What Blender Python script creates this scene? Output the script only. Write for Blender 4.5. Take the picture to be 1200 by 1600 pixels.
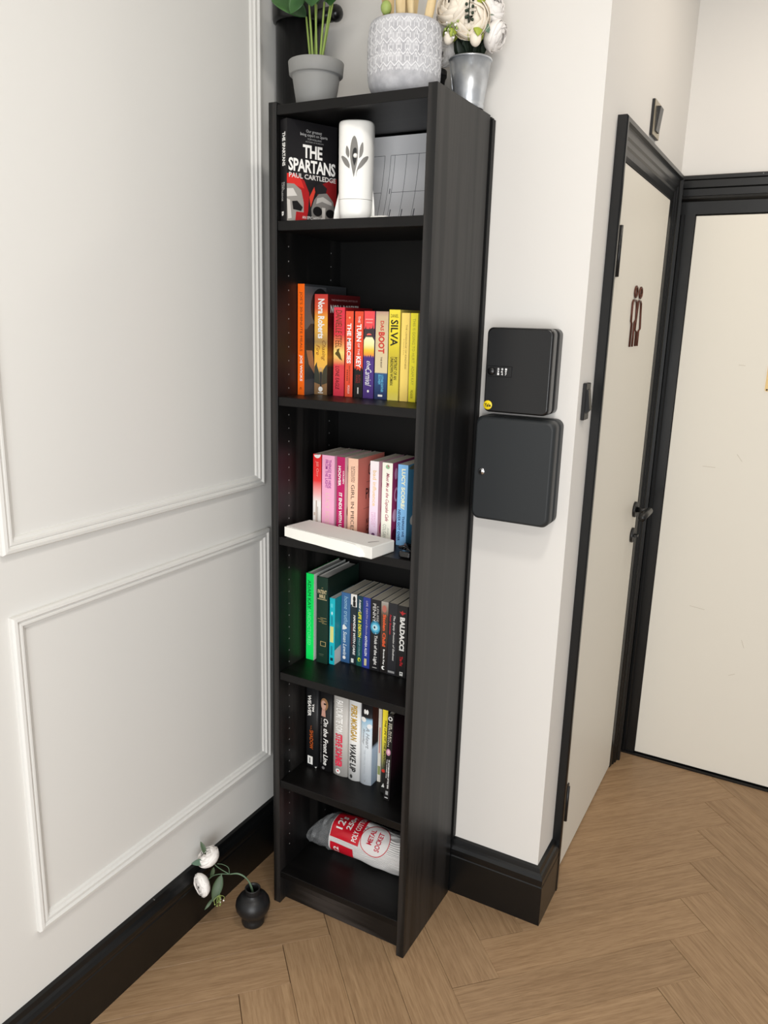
import bpy, bmesh, math, random
from math import sin, cos, pi, radians
from mathutils import Vector, Matrix
random.seed(7)
for o in list(bpy.data.objects): bpy.data.objects.remove(o)
scene = bpy.context.scene
COL = scene.collection

# ------------------------------------------------------------------ camera
CAM = Vector((1.1225, -1.4960, 1.5739))
yaw, pit, rol, FPX = -0.4964, -0.2417, 0.0283, 1223.6
fw = Vector((sin(yaw)*cos(pit), cos(yaw)*cos(pit), sin(pit)))
r0 = Vector((cos(yaw), -sin(yaw), 0)); u0 = r0.cross(fw)
rr = r0*cos(rol) + u0*sin(rol); uu = -r0*sin(rol) + u0*cos(rol)
cam = bpy.data.cameras.new('camera'); camo = bpy.data.objects.new('camera', cam); COL.objects.link(camo)
camo.matrix_world = Matrix(((rr.x, uu.x, -fw.x, CAM.x), (rr.y, uu.y, -fw.y, CAM.y), (rr.z, uu.z, -fw.z, CAM.z), (0, 0, 0, 1)))
cam.sensor_fit = 'VERTICAL'; cam.sensor_height = 32.0; cam.sensor_width = 24.0
cam.lens = FPX/1600*32.0
cam.clip_start = 0.02; cam.clip_end = 50
scene.camera = camo

# ------------------------------------------------------------------ world, lights, exposure
world = bpy.data.worlds.new('world'); scene.world = world; world.use_nodes = True
bg = world.node_tree.nodes['Background']
bg.inputs[0].default_value = (1.0, 0.99, 0.975, 1); bg.inputs[1].default_value = 0.24

def area(name, loc, target, sx, sy, power, col=(1, 0.95, 0.88)):
    l = bpy.data.lights.new(name, 'AREA'); l.shape = 'RECTANGLE'; l.size = sx; l.size_y = sy
    l.energy = power; l.color = col
    o = bpy.data.objects.new(name, l); COL.objects.link(o); o.location = loc
    d = Vector(target) - Vector(loc); o.rotation_euler = d.to_track_quat('-Z', 'Y').to_euler()
    return o
area('window_daylight', (1.85, -3.1, 1.05), (0.3, 0.0, 0.65), 1.9, 1.7, 56, (0.975, 0.99, 1.0))
area('ceiling_light_room', (1.7, -2.3, 2.66), (1.7, -2.3, 0), 1.2, 0.6, 15, (1, 0.96, 0.91))
area('ceiling_light_near', (0.95, -0.75, 2.66), (0.95, -0.75, 0), 0.22, 0.22, 8, (1, 0.95, 0.89))
area('ceiling_light_lobby', (1.25, 0.75, 2.66), (1.25, 0.75, 0), 0.22, 0.22, 3.5, (1, 0.90, 0.78))

vs = scene.view_settings
vs.view_transform = 'Standard'; vs.look = 'None'; vs.gamma = 1.0; vs.exposure = 0.50; vs.use_curve_mapping = False

# ------------------------------------------------------------------ helpers
def lin(c):
    return tuple(((v/255)/12.92 if v/255 <= 0.04045 else ((v/255+0.055)/1.055)**2.4) for v in c)
def rgba(c): return (*lin(c), 1)
MATS = {}
def mat(name, col, rough=0.5, metal=0.0, spec=0.5, coat=0.0):
    if name in MATS: return MATS[name]
    m = bpy.data.materials.new(name); m.use_nodes = True
    b = m.node_tree.nodes['Principled BSDF']
    b.inputs['Base Color'].default_value = rgba(col); b.inputs['Roughness'].default_value = rough
    b.inputs['Metallic'].default_value = metal; b.inputs['Specular IOR Level'].default_value = spec
    b.inputs['Coat Weight'].default_value = coat
    m.diffuse_color = rgba(col)
    MATS[name] = m; return m
def pm(col, rough=0.42, spec=0.4):          # a printed / plain colour
    return mat('colour_%02x%02x%02x_%d' % (*col, int(rough*100)), col, rough, 0, spec)
def nodes(m): return m.node_tree.nodes, m.node_tree.links, m.node_tree.nodes['Principled BSDF']
def add_noise(m, scale, detail, bump=0.0, mapping=(1, 1, 1), cols=None, dist=0.0, pos=(0.35, 0.65), coord='Object', rough=0.5):
    N, L, b = nodes(m)
    tc = N.new('ShaderNodeTexCoord'); mp = N.new('ShaderNodeMapping'); nz = N.new('ShaderNodeTexNoise')
    mp.inputs['Scale'].default_value = mapping
    L.new(tc.outputs[coord], mp.inputs['Vector']); L.new(mp.outputs[0], nz.inputs['Vector'])
    nz.inputs['Scale'].default_value = scale; nz.inputs['Detail'].default_value = detail
    nz.inputs['Distortion'].default_value = dist; nz.inputs['Roughness'].default_value = rough
    if cols:
        cr = N.new('ShaderNodeValToRGB'); L.new(nz.outputs['Fac'], cr.inputs[0])
        cr.color_ramp.elements[0].position = pos[0]; cr.color_ramp.elements[0].color = rgba(cols[0])
        cr.color_ramp.elements[1].position = pos[1]; cr.color_ramp.elements[1].color = rgba(cols[1])
        L.new(cr.outputs[0], b.inputs['Base Color'])
    if bump:
        bp = N.new('ShaderNodeBump'); bp.inputs['Strength'].default_value = bump; bp.inputs['Distance'].default_value = 0.002
        L.new(nz.outputs['Fac'], bp.inputs['Height']); L.new(bp.outputs[0], b.inputs['Normal'])
    return m
RAMPN = [0]
def ramp(stops, h, rough=0.4, const=False):
    """spine print: colour by height, stops measured as a fraction from the top"""
    RAMPN[0] += 1
    m = mat('spine_print_%d' % RAMPN[0], stops[0][1], rough, 0, 0.4); N, L, b = nodes(m)
    tc = N.new('ShaderNodeTexCoord'); sp = N.new('ShaderNodeSeparateXYZ'); mr = N.new('ShaderNodeMapRange'); cr = N.new('ShaderNodeValToRGB')
    L.new(tc.outputs['Object'], sp.inputs[0]); L.new(sp.outputs['Z'], mr.inputs['Value'])
    mr.inputs['From Min'].default_value = h; mr.inputs['From Max'].default_value = 0
    L.new(mr.outputs[0], cr.inputs[0]); e = cr.color_ramp.elements
    if const: cr.color_ramp.interpolation = 'CONSTANT'
    while len(e) < len(stops): e.new(0.5)
    for i, (p, c) in enumerate(stops): e[i].position = p
    for i, (p, c) in enumerate(stops): e[i].color = rgba(c)
    L.new(cr.outputs[0], b.inputs['Base Color']); return m

def link(name, me, m, parent=None):
    o = bpy.data.objects.new(name, me); COL.objects.link(o)
    if m is not None:
        for k in (m if isinstance(m, (list, tuple)) else [m]): me.materials.append(k)
    if parent is not None: o.parent = parent
    return o
def pyd(name, v, f, m, parent=None, smooth=False, mi=None):
    me = bpy.data.meshes.new(name); me.from_pydata([tuple(p) for p in v], [], f); me.update()
    if smooth:
        for p in me.polygons: p.use_smooth = True
    o = link(name, me, m, parent)
    if mi:
        for p, k in zip(me.polygons, mi): p.material_index = k
    return o
def bmo(name, bm, m, parent=None, smooth=False):
    bmesh.ops.recalc_face_normals(bm, faces=bm.faces)
    me = bpy.data.meshes.new(name); bm.to_mesh(me); bm.free()
    if smooth:
        for p in me.polygons: p.use_smooth = True
    return link(name, me, m, parent)
def box(name, x0, x1, y0, y1, z0, z1, m, parent=None, bev=0.0, seg=1):
    bm = bmesh.new(); bmesh.ops.create_cube(bm, size=1)
    bmesh.ops.scale(bm, vec=(x1-x0, y1-y0, z1-z0), verts=bm.verts)
    bmesh.ops.translate(bm, vec=((x0+x1)/2, (y0+y1)/2, (z0+z1)/2), verts=bm.verts)
    if bev: bmesh.ops.bevel(bm, geom=list(bm.edges), offset=bev, segments=seg, affect='EDGES', profile=0.5)
    return bmo(name, bm, m, parent)
def lathe(name, prof, seg, m, parent=None, loc=(0, 0, 0), smooth=True, rfun=None):
    v, f = [], []
    n = len(prof)
    for i, (r, z) in enumerate(prof):
        for k in range(seg):
            a = 2*pi*k/seg; q = r if rfun is None else rfun(r, z, a, i)
            v.append((loc[0]+q*cos(a), loc[1]+q*sin(a), loc[2]+z))
    for i in range(n-1):
        for k in range(seg):
            k2 = (k+1) % seg
            f.append((i*seg+k, i*seg+k2, (i+1)*seg+k2, (i+1)*seg+k))
    o = pyd(name, v, f, m, parent, smooth)
    return o
def catmull(pts, sub=6):
    pts = [Vector(p) for p in pts]
    if len(pts) < 3: return pts
    P = [pts[0]*2-pts[1]] + pts + [pts[-1]*2-pts[-2]]; out = []
    for i in range(1, len(P)-2):
        a, b, c, d = P[i-1:i+3]
        for k in range(sub):
            t = k/sub
            out.append(0.5*((2*b)+(c-a)*t+(2*a-5*b+4*c-d)*t*t+(3*b-a-3*c+d)*t**3))
    out.append(pts[-1]); return out
def tube(name, pts, r, m, parent=None, seg=8, sub=6, flat=1.0):
    P = catmull(pts, sub) if sub else [Vector(p) for p in pts]
    n = len(P); v, f = [], []; up = Vector((0, 0, 1))
    prev = None
    for i, p in enumerate(P):
        t = (P[min(i+1, n-1)]-P[max(i-1, 0)]).normalized()
        if prev is None:
            s = t.cross(up)
            if s.length < 1e-3: s = t.cross(Vector((0, 1, 0)))
        else: s = prev - t*prev.dot(t)
        s.normalize(); prev = s; q = s.cross(t)
        R = r[0]+(r[1]-r[0])*i/(n-1) if isinstance(r, (tuple, list)) else r
        for k in range(seg):
            a = 2*pi*k/seg; v.append(p+s*R*cos(a)+q*R*sin(a)*flat)
    for i in range(n-1):
        for k in range(seg):
            k2 = (k+1) % seg; f.append((i*seg+k, i*seg+k2, (i+1)*seg+k2, (i+1)*seg+k))
    f.append(tuple(range(seg))[::-1]); f.append(tuple((n-1)*seg+k for k in range(seg)))
    return pyd(name, v, f, m, parent, True)
def tag(o, label, cat, group=None):
    o['label'] = label; o['category'] = cat
    if group: o['group'] = group
    return o
def thing(name, label, cat, loc=(0, 0, 0), rotz=0.0, group=None):
    o = bpy.data.objects.new(name, None); COL.objects.link(o); o.empty_display_size = 0.05
    o.location = loc; o.rotation_euler = (0, 0, rotz)
    return tag(o, label, cat, group)
def struct(o, label=None):
    o['kind'] = 'structure'
    if label: o['label'] = label
    return o
def sempty(name, label=None):
    o = bpy.data.objects.new(name, None); COL.objects.link(o); o.empty_display_size = 0.05
    return struct(o, label)

TC = {}
def text2d(s, bold=0.0, shear=0.0, sp=1.0, align='LEFT'):
    """lettering as 2-D triangles, normalised to a 1 x 1 box"""
    key = (s, bold, shear, sp, align)
    if key not in TC:
        c = bpy.data.curves.new('t', 'FONT'); c.body = s; c.size = 1; c.resolution_u = 2; c.align_x = align
        c.offset = bold; c.shear = shear; c.space_character = sp; c.space_line = 0.85; c.fill_mode = 'FRONT'
        o = bpy.data.objects.new('t', c); me = bpy.data.meshes.new_from_object(o)
        v = [(p.co.x, p.co.y) for p in me.vertices]; f = [tuple(p.vertices) for p in me.polygons]
        bpy.data.objects.remove(o); bpy.data.curves.remove(c); bpy.data.meshes.remove(me)
        x0 = min(p[0] for p in v); x1 = max(p[0] for p in v); y0 = min(p[1] for p in v); y1 = max(p[1] for p in v)
        TC[key] = ([((p[0]-x0)/(x1-x0), (p[1]-y0)/(y1-y0)) for p in v], f)
    return TC[key]
def lettering(name, s, fn, m, parent, **k):
    v, f = text2d(s, **k)
    return pyd(name, [fn(a, b) for a, b in v], f, m, parent)

# ------------------------------------------------------------------ materials
M_wall = add_noise(mat('wall_paint', (224, 221, 216), 0.62, 0, 0.25), 60, 3, 0.04)
M_wallL = add_noise(mat('panelled_wall_paint', (223, 222, 218), 0.55, 0, 0.3), 60, 3, 0.04)
M_door = add_noise(mat('door_paint', (230, 225, 213), 0.5, 0, 0.3), 25, 3, 0.04)
M_blackgloss = add_noise(mat('black_trim_paint', (11, 12, 13), 0.30, 0, 0.5), 40, 4, 0.12)
def chips(m, base):
    N, L, b = nodes(m); tc = N.new('ShaderNodeTexCoord'); nz = N.new('ShaderNodeTexNoise'); cr = N.new('ShaderNodeValToRGB')
    nz.inputs['Scale'].default_value = 48; nz.inputs['Detail'].default_value = 5; nz.inputs['Roughness'].default_value = 0.6
    L.new(tc.outputs['Object'], nz.inputs['Vector']); L.new(nz.outputs['Fac'], cr.inputs[0])
    cr.color_ramp.elements[0].position = 0.735; cr.color_ramp.elements[0].color = rgba(base); cr.color_ramp.elements[1].position = 0.755; cr.color_ramp.elements[1].color = rgba((150, 150, 146))
    L.new(cr.outputs[0], b.inputs['Base Color'])
chips(M_blackgloss, (11, 12, 13))          # small chips where the black paint has worn off
M_gap = mat('dark_gap', (20, 18, 16), 0.9, 0, 0.1)
M_case = mat('black_brown_veneer', (8, 8, 8), 0.5, 0, 0.25)
M_metalblk = mat('black_metal', (18, 18, 19), 0.38, 0, 0.5)
M_chrome = mat('chrome', (200, 200, 202), 0.18, 1.0)
M_page = add_noise(mat('page_edges', (226, 218, 200), 0.85, 0, 0.15), 1.0, 2, 0.15, (900, 4, 4), ((222, 212, 192), (248, 241, 226)))
M_pagew = add_noise(mat('white_page_edges', (235, 234, 228), 0.85, 0, 0.15), 1.0, 2, 0.15, (900, 4, 4), ((224, 222, 216), (248, 247, 243)))

def veneer(name, axis, base=(10, 10, 10), line=(37, 35, 34), spec=0.42):
    m = mat(name, base, 0.44, 0, spec); N, L, b = nodes(m)
    tc = N.new('ShaderNodeTexCoord'); mp = N.new('ShaderNodeMapping'); nz = N.new('ShaderNodeTexNoise'); wv = N.new('ShaderNodeTexWave')
    sc = {'z': (26, 26, 1.3), 'x': (1.6, 26, 26)}[axis]
    mp.inputs['Scale'].default_value = sc
    L.new(tc.outputs['Object'], mp.inputs[0]); L.new(mp.outputs[0], nz.inputs['Vector']); L.new(mp.outputs[0], wv.inputs['Vector'])
    nz.inputs['Scale'].default_value = 5; nz.inputs['Detail'].default_value = 6; nz.inputs['Roughness'].default_value = 0.7
    wv.inputs['Scale'].default_value = 0.55; wv.inputs['Distortion'].default_value = 9; wv.inputs['Detail'].default_value = 3
    wv.inputs['Detail Scale'].default_value = 0.9
    mx = N.new('ShaderNodeMath'); mx.operation = 'MULTIPLY'; L.new(nz.outputs['Fac'], mx.inputs[0]); L.new(wv.outputs['Fac'], mx.inputs[1])
    cr = N.new('ShaderNodeValToRGB'); L.new(mx.outputs[0], cr.inputs[0])
    cr.color_ramp.elements[0].position = 0.08; cr.color_ramp.elements[0].color = rgba(base)
    cr.color_ramp.elements[1].position = 0.5; cr.color_ramp.elements[1].color = rgba(line)
    L.new(cr.outputs[0], b.inputs['Base Color'])
    bp = N.new('ShaderNodeBump'); bp.inputs['Strength'].default_value = 0.25; bp.inputs['Distance'].default_value = 0.001
    L.new(mx.outputs[0], bp.inputs['Height']); L.new(bp.outputs[0], b.inputs['Normal'])
    return m
M_venz = veneer('ash_veneer_upright', 'z'); M_venx = veneer('ash_veneer_level', 'x', (9, 8, 8), (16, 15, 15), 0.28); M_venk = veneer('ash_veneer_kick', 'x', (14, 13, 13), (54, 50, 48))

def oak():
    m = mat('oak_plank', (165, 128, 92), 0.45, 0, 0.35); N, L, b = nodes(m)
    tc = N.new('ShaderNodeTexCoord'); oi = N.new('ShaderNodeObjectInfo'); ad = N.new('ShaderNodeVectorMath'); ad.operation = 'ADD'
    ml = N.new('ShaderNodeVectorMath'); ml.operation = 'SCALE'; cb = N.new('ShaderNodeCombineXYZ')
    for i in range(3): L.new(oi.outputs['Random'], cb.inputs[i])
    L.new(cb.outputs[0], ml.inputs[0]); ml.inputs['Scale'].default_value = 37
    L.new(tc.outputs['Object'], ad.inputs[0]); L.new(ml.outputs[0], ad.inputs[1])
    mp = N.new('ShaderNodeMapping'); mp.inputs['Scale'].default_value = (2.4, 62, 1); L.new(ad.outputs[0], mp.inputs[0])
    n1 = N.new('ShaderNodeTexNoise'); n1.inputs['Scale'].default_value = 1.4; n1.inputs['Detail'].default_value = 7; n1.inputs['Roughness'].default_value = 0.62; n1.inputs['Distortion'].default_value = 0.35
    L.new(mp.outputs[0], n1.inputs['Vector'])
    mp2 = N.new('ShaderNodeMapping'); mp2.inputs['Scale'].default_value = (22, 260, 1); L.new(ad.outputs[0], mp2.inputs[0])
    n2 = N.new('ShaderNodeTexNoise'); n2.inputs['Scale'].default_value = 1; n2.inputs['Detail'].default_value = 3; L.new(mp2.outputs[0], n2.inputs['Vector'])
    cr = N.new('ShaderNodeValToRGB'); L.new(n1.outputs['Fac'], cr.inputs[0]); e = cr.color_ramp.elements
    e[0].position = 0.25; e[0].color = rgba((142, 113, 83)); e[1].position = 0.75; e[1].color = rgba((174, 144, 110))
    mx = N.new('ShaderNodeMixRGB'); mx.blend_type = 'MULTIPLY'; mx.inputs[0].default_value = 0.55
    cr2 = N.new('ShaderNodeValToRGB'); L.new(n2.outputs['Fac'], cr2.inputs[0])
    cr2.color_ramp.elements[0].position = 0.36; cr2.color_ramp.elements[0].color = (0.72, 0.68, 0.63, 1); cr2.color_ramp.elements[1].position = 0.56; cr2.color_ramp.elements[1].color = (1, 1, 1, 1)
    L.new(cr.outputs[0], mx.inputs[1]); L.new(cr2.outputs[0], mx.inputs[2])
    hs = N.new('ShaderNodeHueSaturation'); mr = N.new('ShaderNodeMapRange'); L.new(oi.outputs['Random'], mr.inputs[0])
    mr.inputs['To Min'].default_value = 0.92; mr.inputs['To Max'].default_value = 1.07
    L.new(mr.outputs[0], hs.inputs['Value']); L.new(mx.outputs[0], hs.inputs['Color']); L.new(hs.outputs[0], b.inputs['Base Color'])
    bp = N.new('ShaderNodeBump'); bp.inputs['Strength'].default_value = 0.2; bp.inputs['Distance'].default_value = 0.0008
    L.new(n2.outputs['Fac'], bp.inputs['Height']); L.new(bp.outputs[0], b.inputs['Normal'])
    return m
M_oak = oak()

# ------------------------------------------------------------------ the room
XL, YB, XR, YF, ZC = -0.146, 0.305, 0.645, 1.325, 2.70
W, D, H, T = 0.4031, 0.2773, 2.02, 0.0204
floor = struct(box('floor', XL-0.1, 2.4, -2.6, YF+0.1, -0.05, -0.006, mat('plank_joint', (84, 64, 46), 0.9, 0, 0.1)), 'herringbone floor of mid brown oak planks')
struct(box('wall_left', XL-0.12, XL, -2.6, YB+0.12, -0.006, ZC, M_wallL), 'pale grey white panelled wall on the left')
struct(box('wall_back', XL, XR, YB, YB+0.12, -0.006, ZC, M_wall), 'plain white wall behind the bookcase')
# wall with the washroom door: an opening is left for door and frame
def quadbox(name, parts, m, parent=None):
    bm = bmesh.new()
    for (x0, x1, y0, y1, z0, z1) in parts:
        g = bmesh.ops.create_cube(bm, size=1)['verts']
        bmesh.ops.scale(bm, vec=(x1-x0, y1-y0, z1-z0), verts=g)
        bmesh.ops.translate(bm, vec=((x0+x1)/2, (y0+y1)/2, (z0+z1)/2), verts=g)
    return bmo(name, bm, m, parent)
DY0, DY1, DZ = 0.52, 1.178, 1.958
struct(quadbox('wall_side', [(XR-0.12, XR, YB+0.12, DY0, -0.006, ZC), (XR-0.12, XR, DY1, YF, -0.006, ZC), (XR-0.12, XR, DY0, DY1, DZ, ZC)], M_wall), 'white return wall holding the washroom door')
EX0, EX1, EZ = 0.704, 1.50, 1.925
struct(quadbox('wall_far', [(XR-0.12, EX0, YF, YF+0.12, -0.006, ZC), (EX1, 2.4, YF, YF+0.12, -0.006, ZC), (EX0, EX1, YF, YF+0.12, EZ, ZC)], M_wall), 'white wall facing with the second door')
struct(box('ceiling', XL-0.12, 2.4, -2.6, YF+0.12, ZC, ZC+0.05, mat('ceiling_paint', (235, 233, 228), 0.8)), 'white ceiling')

# herringbone planks, each one a child of the floor
PL, PW = 0.615, 0.1252
def plank_mesh(poly=None):
    g = 0.0003; b = 0.0007
    if poly is None: poly = [(0, 0), (PL, 0), (PL, PW), (0, PW)]
    c = Vector((sum(p[0] for p in poly)/len(poly), sum(p[1] for p in poly)/len(poly)))
    def inset(d):
        out = []
        n = len(poly)
        for i in range(n):
            p0, p1, p2 = Vector(poly[i-1]), Vector(poly[i]), Vector(poly[(i+1) % n])
            e1 = (p1-p0).normalized(); e2 = (p2-p1).normalized()
            n1 = Vector((-e1.y, e1.x)); n2 = Vector((-e2.y, e2.x))
            k = n1+n2; den = 1+n1.dot(n2)
            out.append(p1+k*(d/max(den, 0.2)))
        return out
    A, B = inset(g), inset(g+b); n = len(poly)
    v = [(p.x, p.y, -0.006) for p in A]+[(p.x, p.y, -0.0009) for p in A]+[(p.x, p.y, 0) for p in B]
    f = []
    for i in range(n):
        j = (i+1) % n
        f.append((i, j, n+j, n+i)); f.append((n+i, n+j, 2*n+j, 2*n+i))
    f.append(tuple(range(2*n, 3*n)))
    me = bpy.data.meshes.new('plank'); me.from_pydata(v, [], f); me.update(); me.materials.append(M_oak); return me
def clip(poly, a, b, c):          # keep a*x+b*y<=c
    out = []
    for i in range(len(poly)):
        p, q = poly[i-1], poly[i]
        dp, dq = a*p[0]+b*p[1]-c, a*q[0]+b*q[1]-c
        if (dp <= 0) != (dq <= 0):
            t = dp/(dp-dq); out.append((p[0]+(q[0]-p[0])*t, p[1]+(q[1]-p[1])*t))
        if dq <= 0: out.append(q)
    return out
PM = plank_mesh(); S2 = math.sqrt(0.5)
def put_plank(ox, oy, ang):
    ca, sa = cos(ang), sin(ang)
    tw = lambda p: (ox+p[0]*ca-p[1]*sa, oy+p[0]*sa+p[1]*ca)
    base = [(0, 0), (PL, 0), (PL, PW), (0, PW)]; wp = [tw(p) for p in base]
    xs = [p[0] for p in wp]; ys = [p[1] for p in wp]
    if max(xs) < XL+0.005 or min(xs) > 2.05 or max(ys) < -2.0 or min(ys) > YF-0.005: return
    if min(ys) > YB+0.02 and max(xs) < XR-0.02: return
    cp = wp
    for abc in ((-1, 0, -(XL-0.01)), (0, 1, YF+0.02), (1, 0, 2.1), (0, -1, 2.1)): cp = clip(cp, *abc)
    q = []
    for p in cp:
        if not q or (Vector(p)-Vector(q[-1])).length > 0.004: q.append(p)
    if len(q) > 1 and (Vector(q[0])-Vector(q[-1])).length < 0.004: q.pop()
    if len(q) < 3: return
    ar = abs(sum(q[i-1][0]*q[i][1]-q[i][0]*q[i-1][1] for i in range(len(q))))/2
    if ar < 0.0012: return
    if ar > PL*PW*0.999: me = PM
    else: me = plank_mesh([((p[0]-ox)*ca+(p[1]-oy)*sa, -(p[0]-ox)*sa+(p[1]-oy)*ca) for p in q])
    o = bpy.data.objects.new('plank', me); COL.objects.link(o); o.parent = floor
    o.location = (ox, oy, 0); o.rotation_euler = (0, 0, ang)
for i in range(-2, 3):
    for k in range(-16, 12):
        ux, uy = 0.548+0.87*i, -0.02+0.17706*k
        put_plank(ux+PW*S2, uy-PW*S2, pi/4)                 # runs up to the right
        vx, vy = 0.983+0.87*i, 0.416+0.17706*k
        put_plank(vx, vy, -pi/4)                            # runs down to the right

# baseboards: profile (protrusion, height)
BPROF = [(0.0, 0.0), (0.022, 0.0), (0.022, 0.116), (0.0205, 0.119), (0.0205, 0.122), (0.0215, 0.128), (0.0215, 0.138), (0.017, 0.147), (0.012, 0.152), (0.0105, 0.157), (0.0085, 0.163), (0.0, 0.166)]
def baseboard(name, p0, p1, nrm, k0=0.0, k1=0.0, label=''):
    """profile swept along p0-p1; k0/k1 lengthen the outer edge for a mitre"""
    a, b = Vector(p0), Vector(p1); t = (b-a).normalized(); n = Vector(nrm); v, f = [], []
    for (d, z) in BPROF: v.append((*(a+n*d-t*d*k0), z)); v.append((*(b+n*d+t*d*k1), z))
    c = len(BPROF)
    for i in range(c-1): f.append((2*i, 2*i+1, 2*i+3, 2*i+2))
    f.append(tuple(range(0, 2*c, 2))); f.append(tuple(range(1, 2*c, 2)))
    o = pyd(name, v, f, M_blackgloss); bm = bmesh.new(); bm.from_mesh(o.data); bmesh.ops.recalc_face_normals(bm, faces=bm.faces); bm.to_mesh(o.data); bm.free()
    return struct(o, label)
baseboard('baseboard_left', (XL, -2.6), (XL, YB), (1, 0), 0, -1, 'tall black moulded skirting along the panelled wall')
baseboard('baseboard_back', (XL, YB), (XR, YB), (0, -1), -1, 1, 'black moulded skirting below the lock boxes')
baseboard('baseboard_side', (XR, YB), (XR, 0.437), (1, 0), 1, 0, 'short black skirting return beside the door frame')

# frames swept round an opening: each length is a mitred piece
def frame_piece(name, c0, c1, in0, in1, prof, P, m, parent):
    v, f = [], []
    for (a, b) in prof:
        v.append(P(c0[0]+in0[0]*a, c0[1]+in0[1]*a, b)); v.append(P(c1[0]+in1[0]*a, c1[1]+in1[1]*a, b))
    c = len(prof)
    for i in range(c): j = (i+1) % c; f.append((2*i, 2*i+1, 2*j+1, 2*j))
    f.append(tuple(range(0, 2*c, 2))); f.append(tuple(range(1, 2*c, 2)))
    o = pyd(name, v, f, m, parent); bm = bmesh.new(); bm.from_mesh(o.data); bmesh.ops.recalc_face_normals(bm, faces=bm.faces); bm.to_mesh(o.data); bm.free()
    return o
MPROF = [(0, 0), (0, 0.008), (0.003, 0.0125), (0.009, 0.0135), (0.012, 0.009), (0.0145, 0.008), (0.017, 0.0105), (0.021, 0.0105), (0.0235, 0.006), (0.029, 0.0045), (0.031, 0)]
def wall_frame(n, s0, s1, z0, z1, label):
    e = sempty('trim_%d' % n, label); P = lambda s, z, b: (XL+b, s, z)
    cs = [(s0, z0), (s1, z0), (s1, z1), (s0, z1)]; ins = [(1, 1), (-1, 1), (-1, -1), (1, -1)]
    for i in range(4): frame_piece('moulding_length', cs[i], cs[(i+1) % 4], ins[i], ins[(i+1) % 4], MPROF, P, M_wallL, e)
wall_frame(1, -0.621, 0.174, 0.313, 1.010, 'lower rectangular wall moulding on the panelled wall')
wall_frame(2, -0.626, 0.155, 1.133, 2.50, 'tall upper rectangular wall moulding on the panelled wall')

# door frames
APROF = [(0, 0), (0, 0.021), (0.003, 0.024), (0.013, 0.024), (0.016, 0.017), (0.019, 0.015), (0.036, 0.015), (0.040, 0.011), (0.052, 0.011), (0.056, 0.007), (0.070, 0.006), (0.080, 0.004), (0.080, 0)]
e3 = sempty('trim_3', 'black moulded frame round the washroom door')
P = lambda s, z, b: (XR+b, s, z)
q0, q1, zt = 0.437, 1.252, 2.034
frame_piece('architrave', (q0, 0), (q0, zt), (1, 0), (1, -1), APROF, P, M_blackgloss, e3)
frame_piece('architrave', (q0, zt), (q1, zt), (1, -1), (-1, -1), APROF, P, M_blackgloss, e3)
frame_piece('architrave', (q1, zt), (q1, 0), (-1, -1), (-1, 0), APROF, P, M_blackgloss, e3)
box('lining', XR, XR+0.006, q1, YF, 0, zt, M_blackgloss, e3)
box('lining', XR-0.11, XR-0.02, DY0, DY0+0.012, 0, DZ, M_blackgloss, e3)
e4 = sempty('trim_4', 'black moulded frame round the far door')
P2 = lambda s, z, b: (s, YF-b, z)
BPRF = [(0, 0), (0, 0.020), (0.003, 0.023), (0.012, 0.023), (0.015, 0.017), (0.036, 0.017), (0.040, 0.012), (0.060, 0.012), (0.063, 0.020), (0.070, 0.022), (0.075, 0.016), (0.078, 0.012), (0.116, 0.012), (0.118, 0.0)]
frame_piece('architrave', (0.646, 2.042), (1.62, 2.042), (0, -1), (-1, -1), BPRF, P2, M_blackgloss, e4).name = 'architrave_head'
LP = [(0.010, 0), (0.010, 0.012), (0.014, 0.017), (0.022, 0.017), (0.026, 0.012), (0.057, 0.012), (0.058, 0)]
frame_piece('architrave', (0.648, 0), (0.648, 1.926), (1, 0), (1, 0), LP, P2, M_blackgloss, e4)
frame_piece('architrave', (1.62, 2.042), (1.62, 0), (-1, -1), (-1, 0), BPRF, P2, M_blackgloss, e4)
box('threshold', 0.66, 1.50, YF-0.022, YF+0.05, -0.004, 0.007, M_blackgloss, e4)

# doors
d1 = sempty('door_1', 'cream washroom door with black lever handle')
box('leaf', XR-0.036, XR+0.002, 0.522, 1.172, 0.006, 1.953, M_door, d1, 0.0015)
box('backing', XR-0.11, XR-0.10, DY0, DY1, -0.004, DZ, M_gap, d1)
for z0, z1 in ((1.69, 1.81), (0.165, 0.278)):
    h = box('hinge', XR-0.002, XR+0.006, 0.5345, 0.556, z0, z1, M_metalblk, d1, 0.001)
    tube('pin', [(XR+0.008, 0.536, z0), (XR+0.008, 0.536, z1)], 0.005, M_metalblk, h, 8, 0)
hd = lathe('handle', [(0.0, 0), (0.026, 0), (0.026, 0.007), (0.024, 0.009), (0.011, 0.009), (0.011, 0.0)], 24, M_metalblk, d1)
hd.location = (XR+0.002, 1.118, 0.985); hd.rotation_euler = (0, pi/2, 0)
tube('lever', [(0, 0, 0.008), (0, 0, 0.046)], 0.009, M_metalblk, hd, 12, 0)
tube('lever_arm', [(0, 0.008, 0.048), (0, -0.115, 0.048)], 0.0115, M_metalblk, hd, 12, 0)
tt = lathe('thumb_turn', [(0.0, 0), (0.025, 0), (0.025, 0.007), (0.023, 0.009), (0.0, 0.009)], 24, M_metalblk, d1)
tt.location = (XR+0.002, 1.118, 0.897); tt.rotation_euler = (0, pi/2, 0)
box('knob', -0.004, 0.004, -0.011, 0.011, 0.009, 0.022, M_metalblk, tt, 0.001)
d2 = sempty('door_2', 'large cream door on the far wall')
box('leaf', EX0+0.003, EX1-0.003, YF-0.010, YF+0.03, 0.012, EZ-0.004, M_door, d2, 0.0015)
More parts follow.
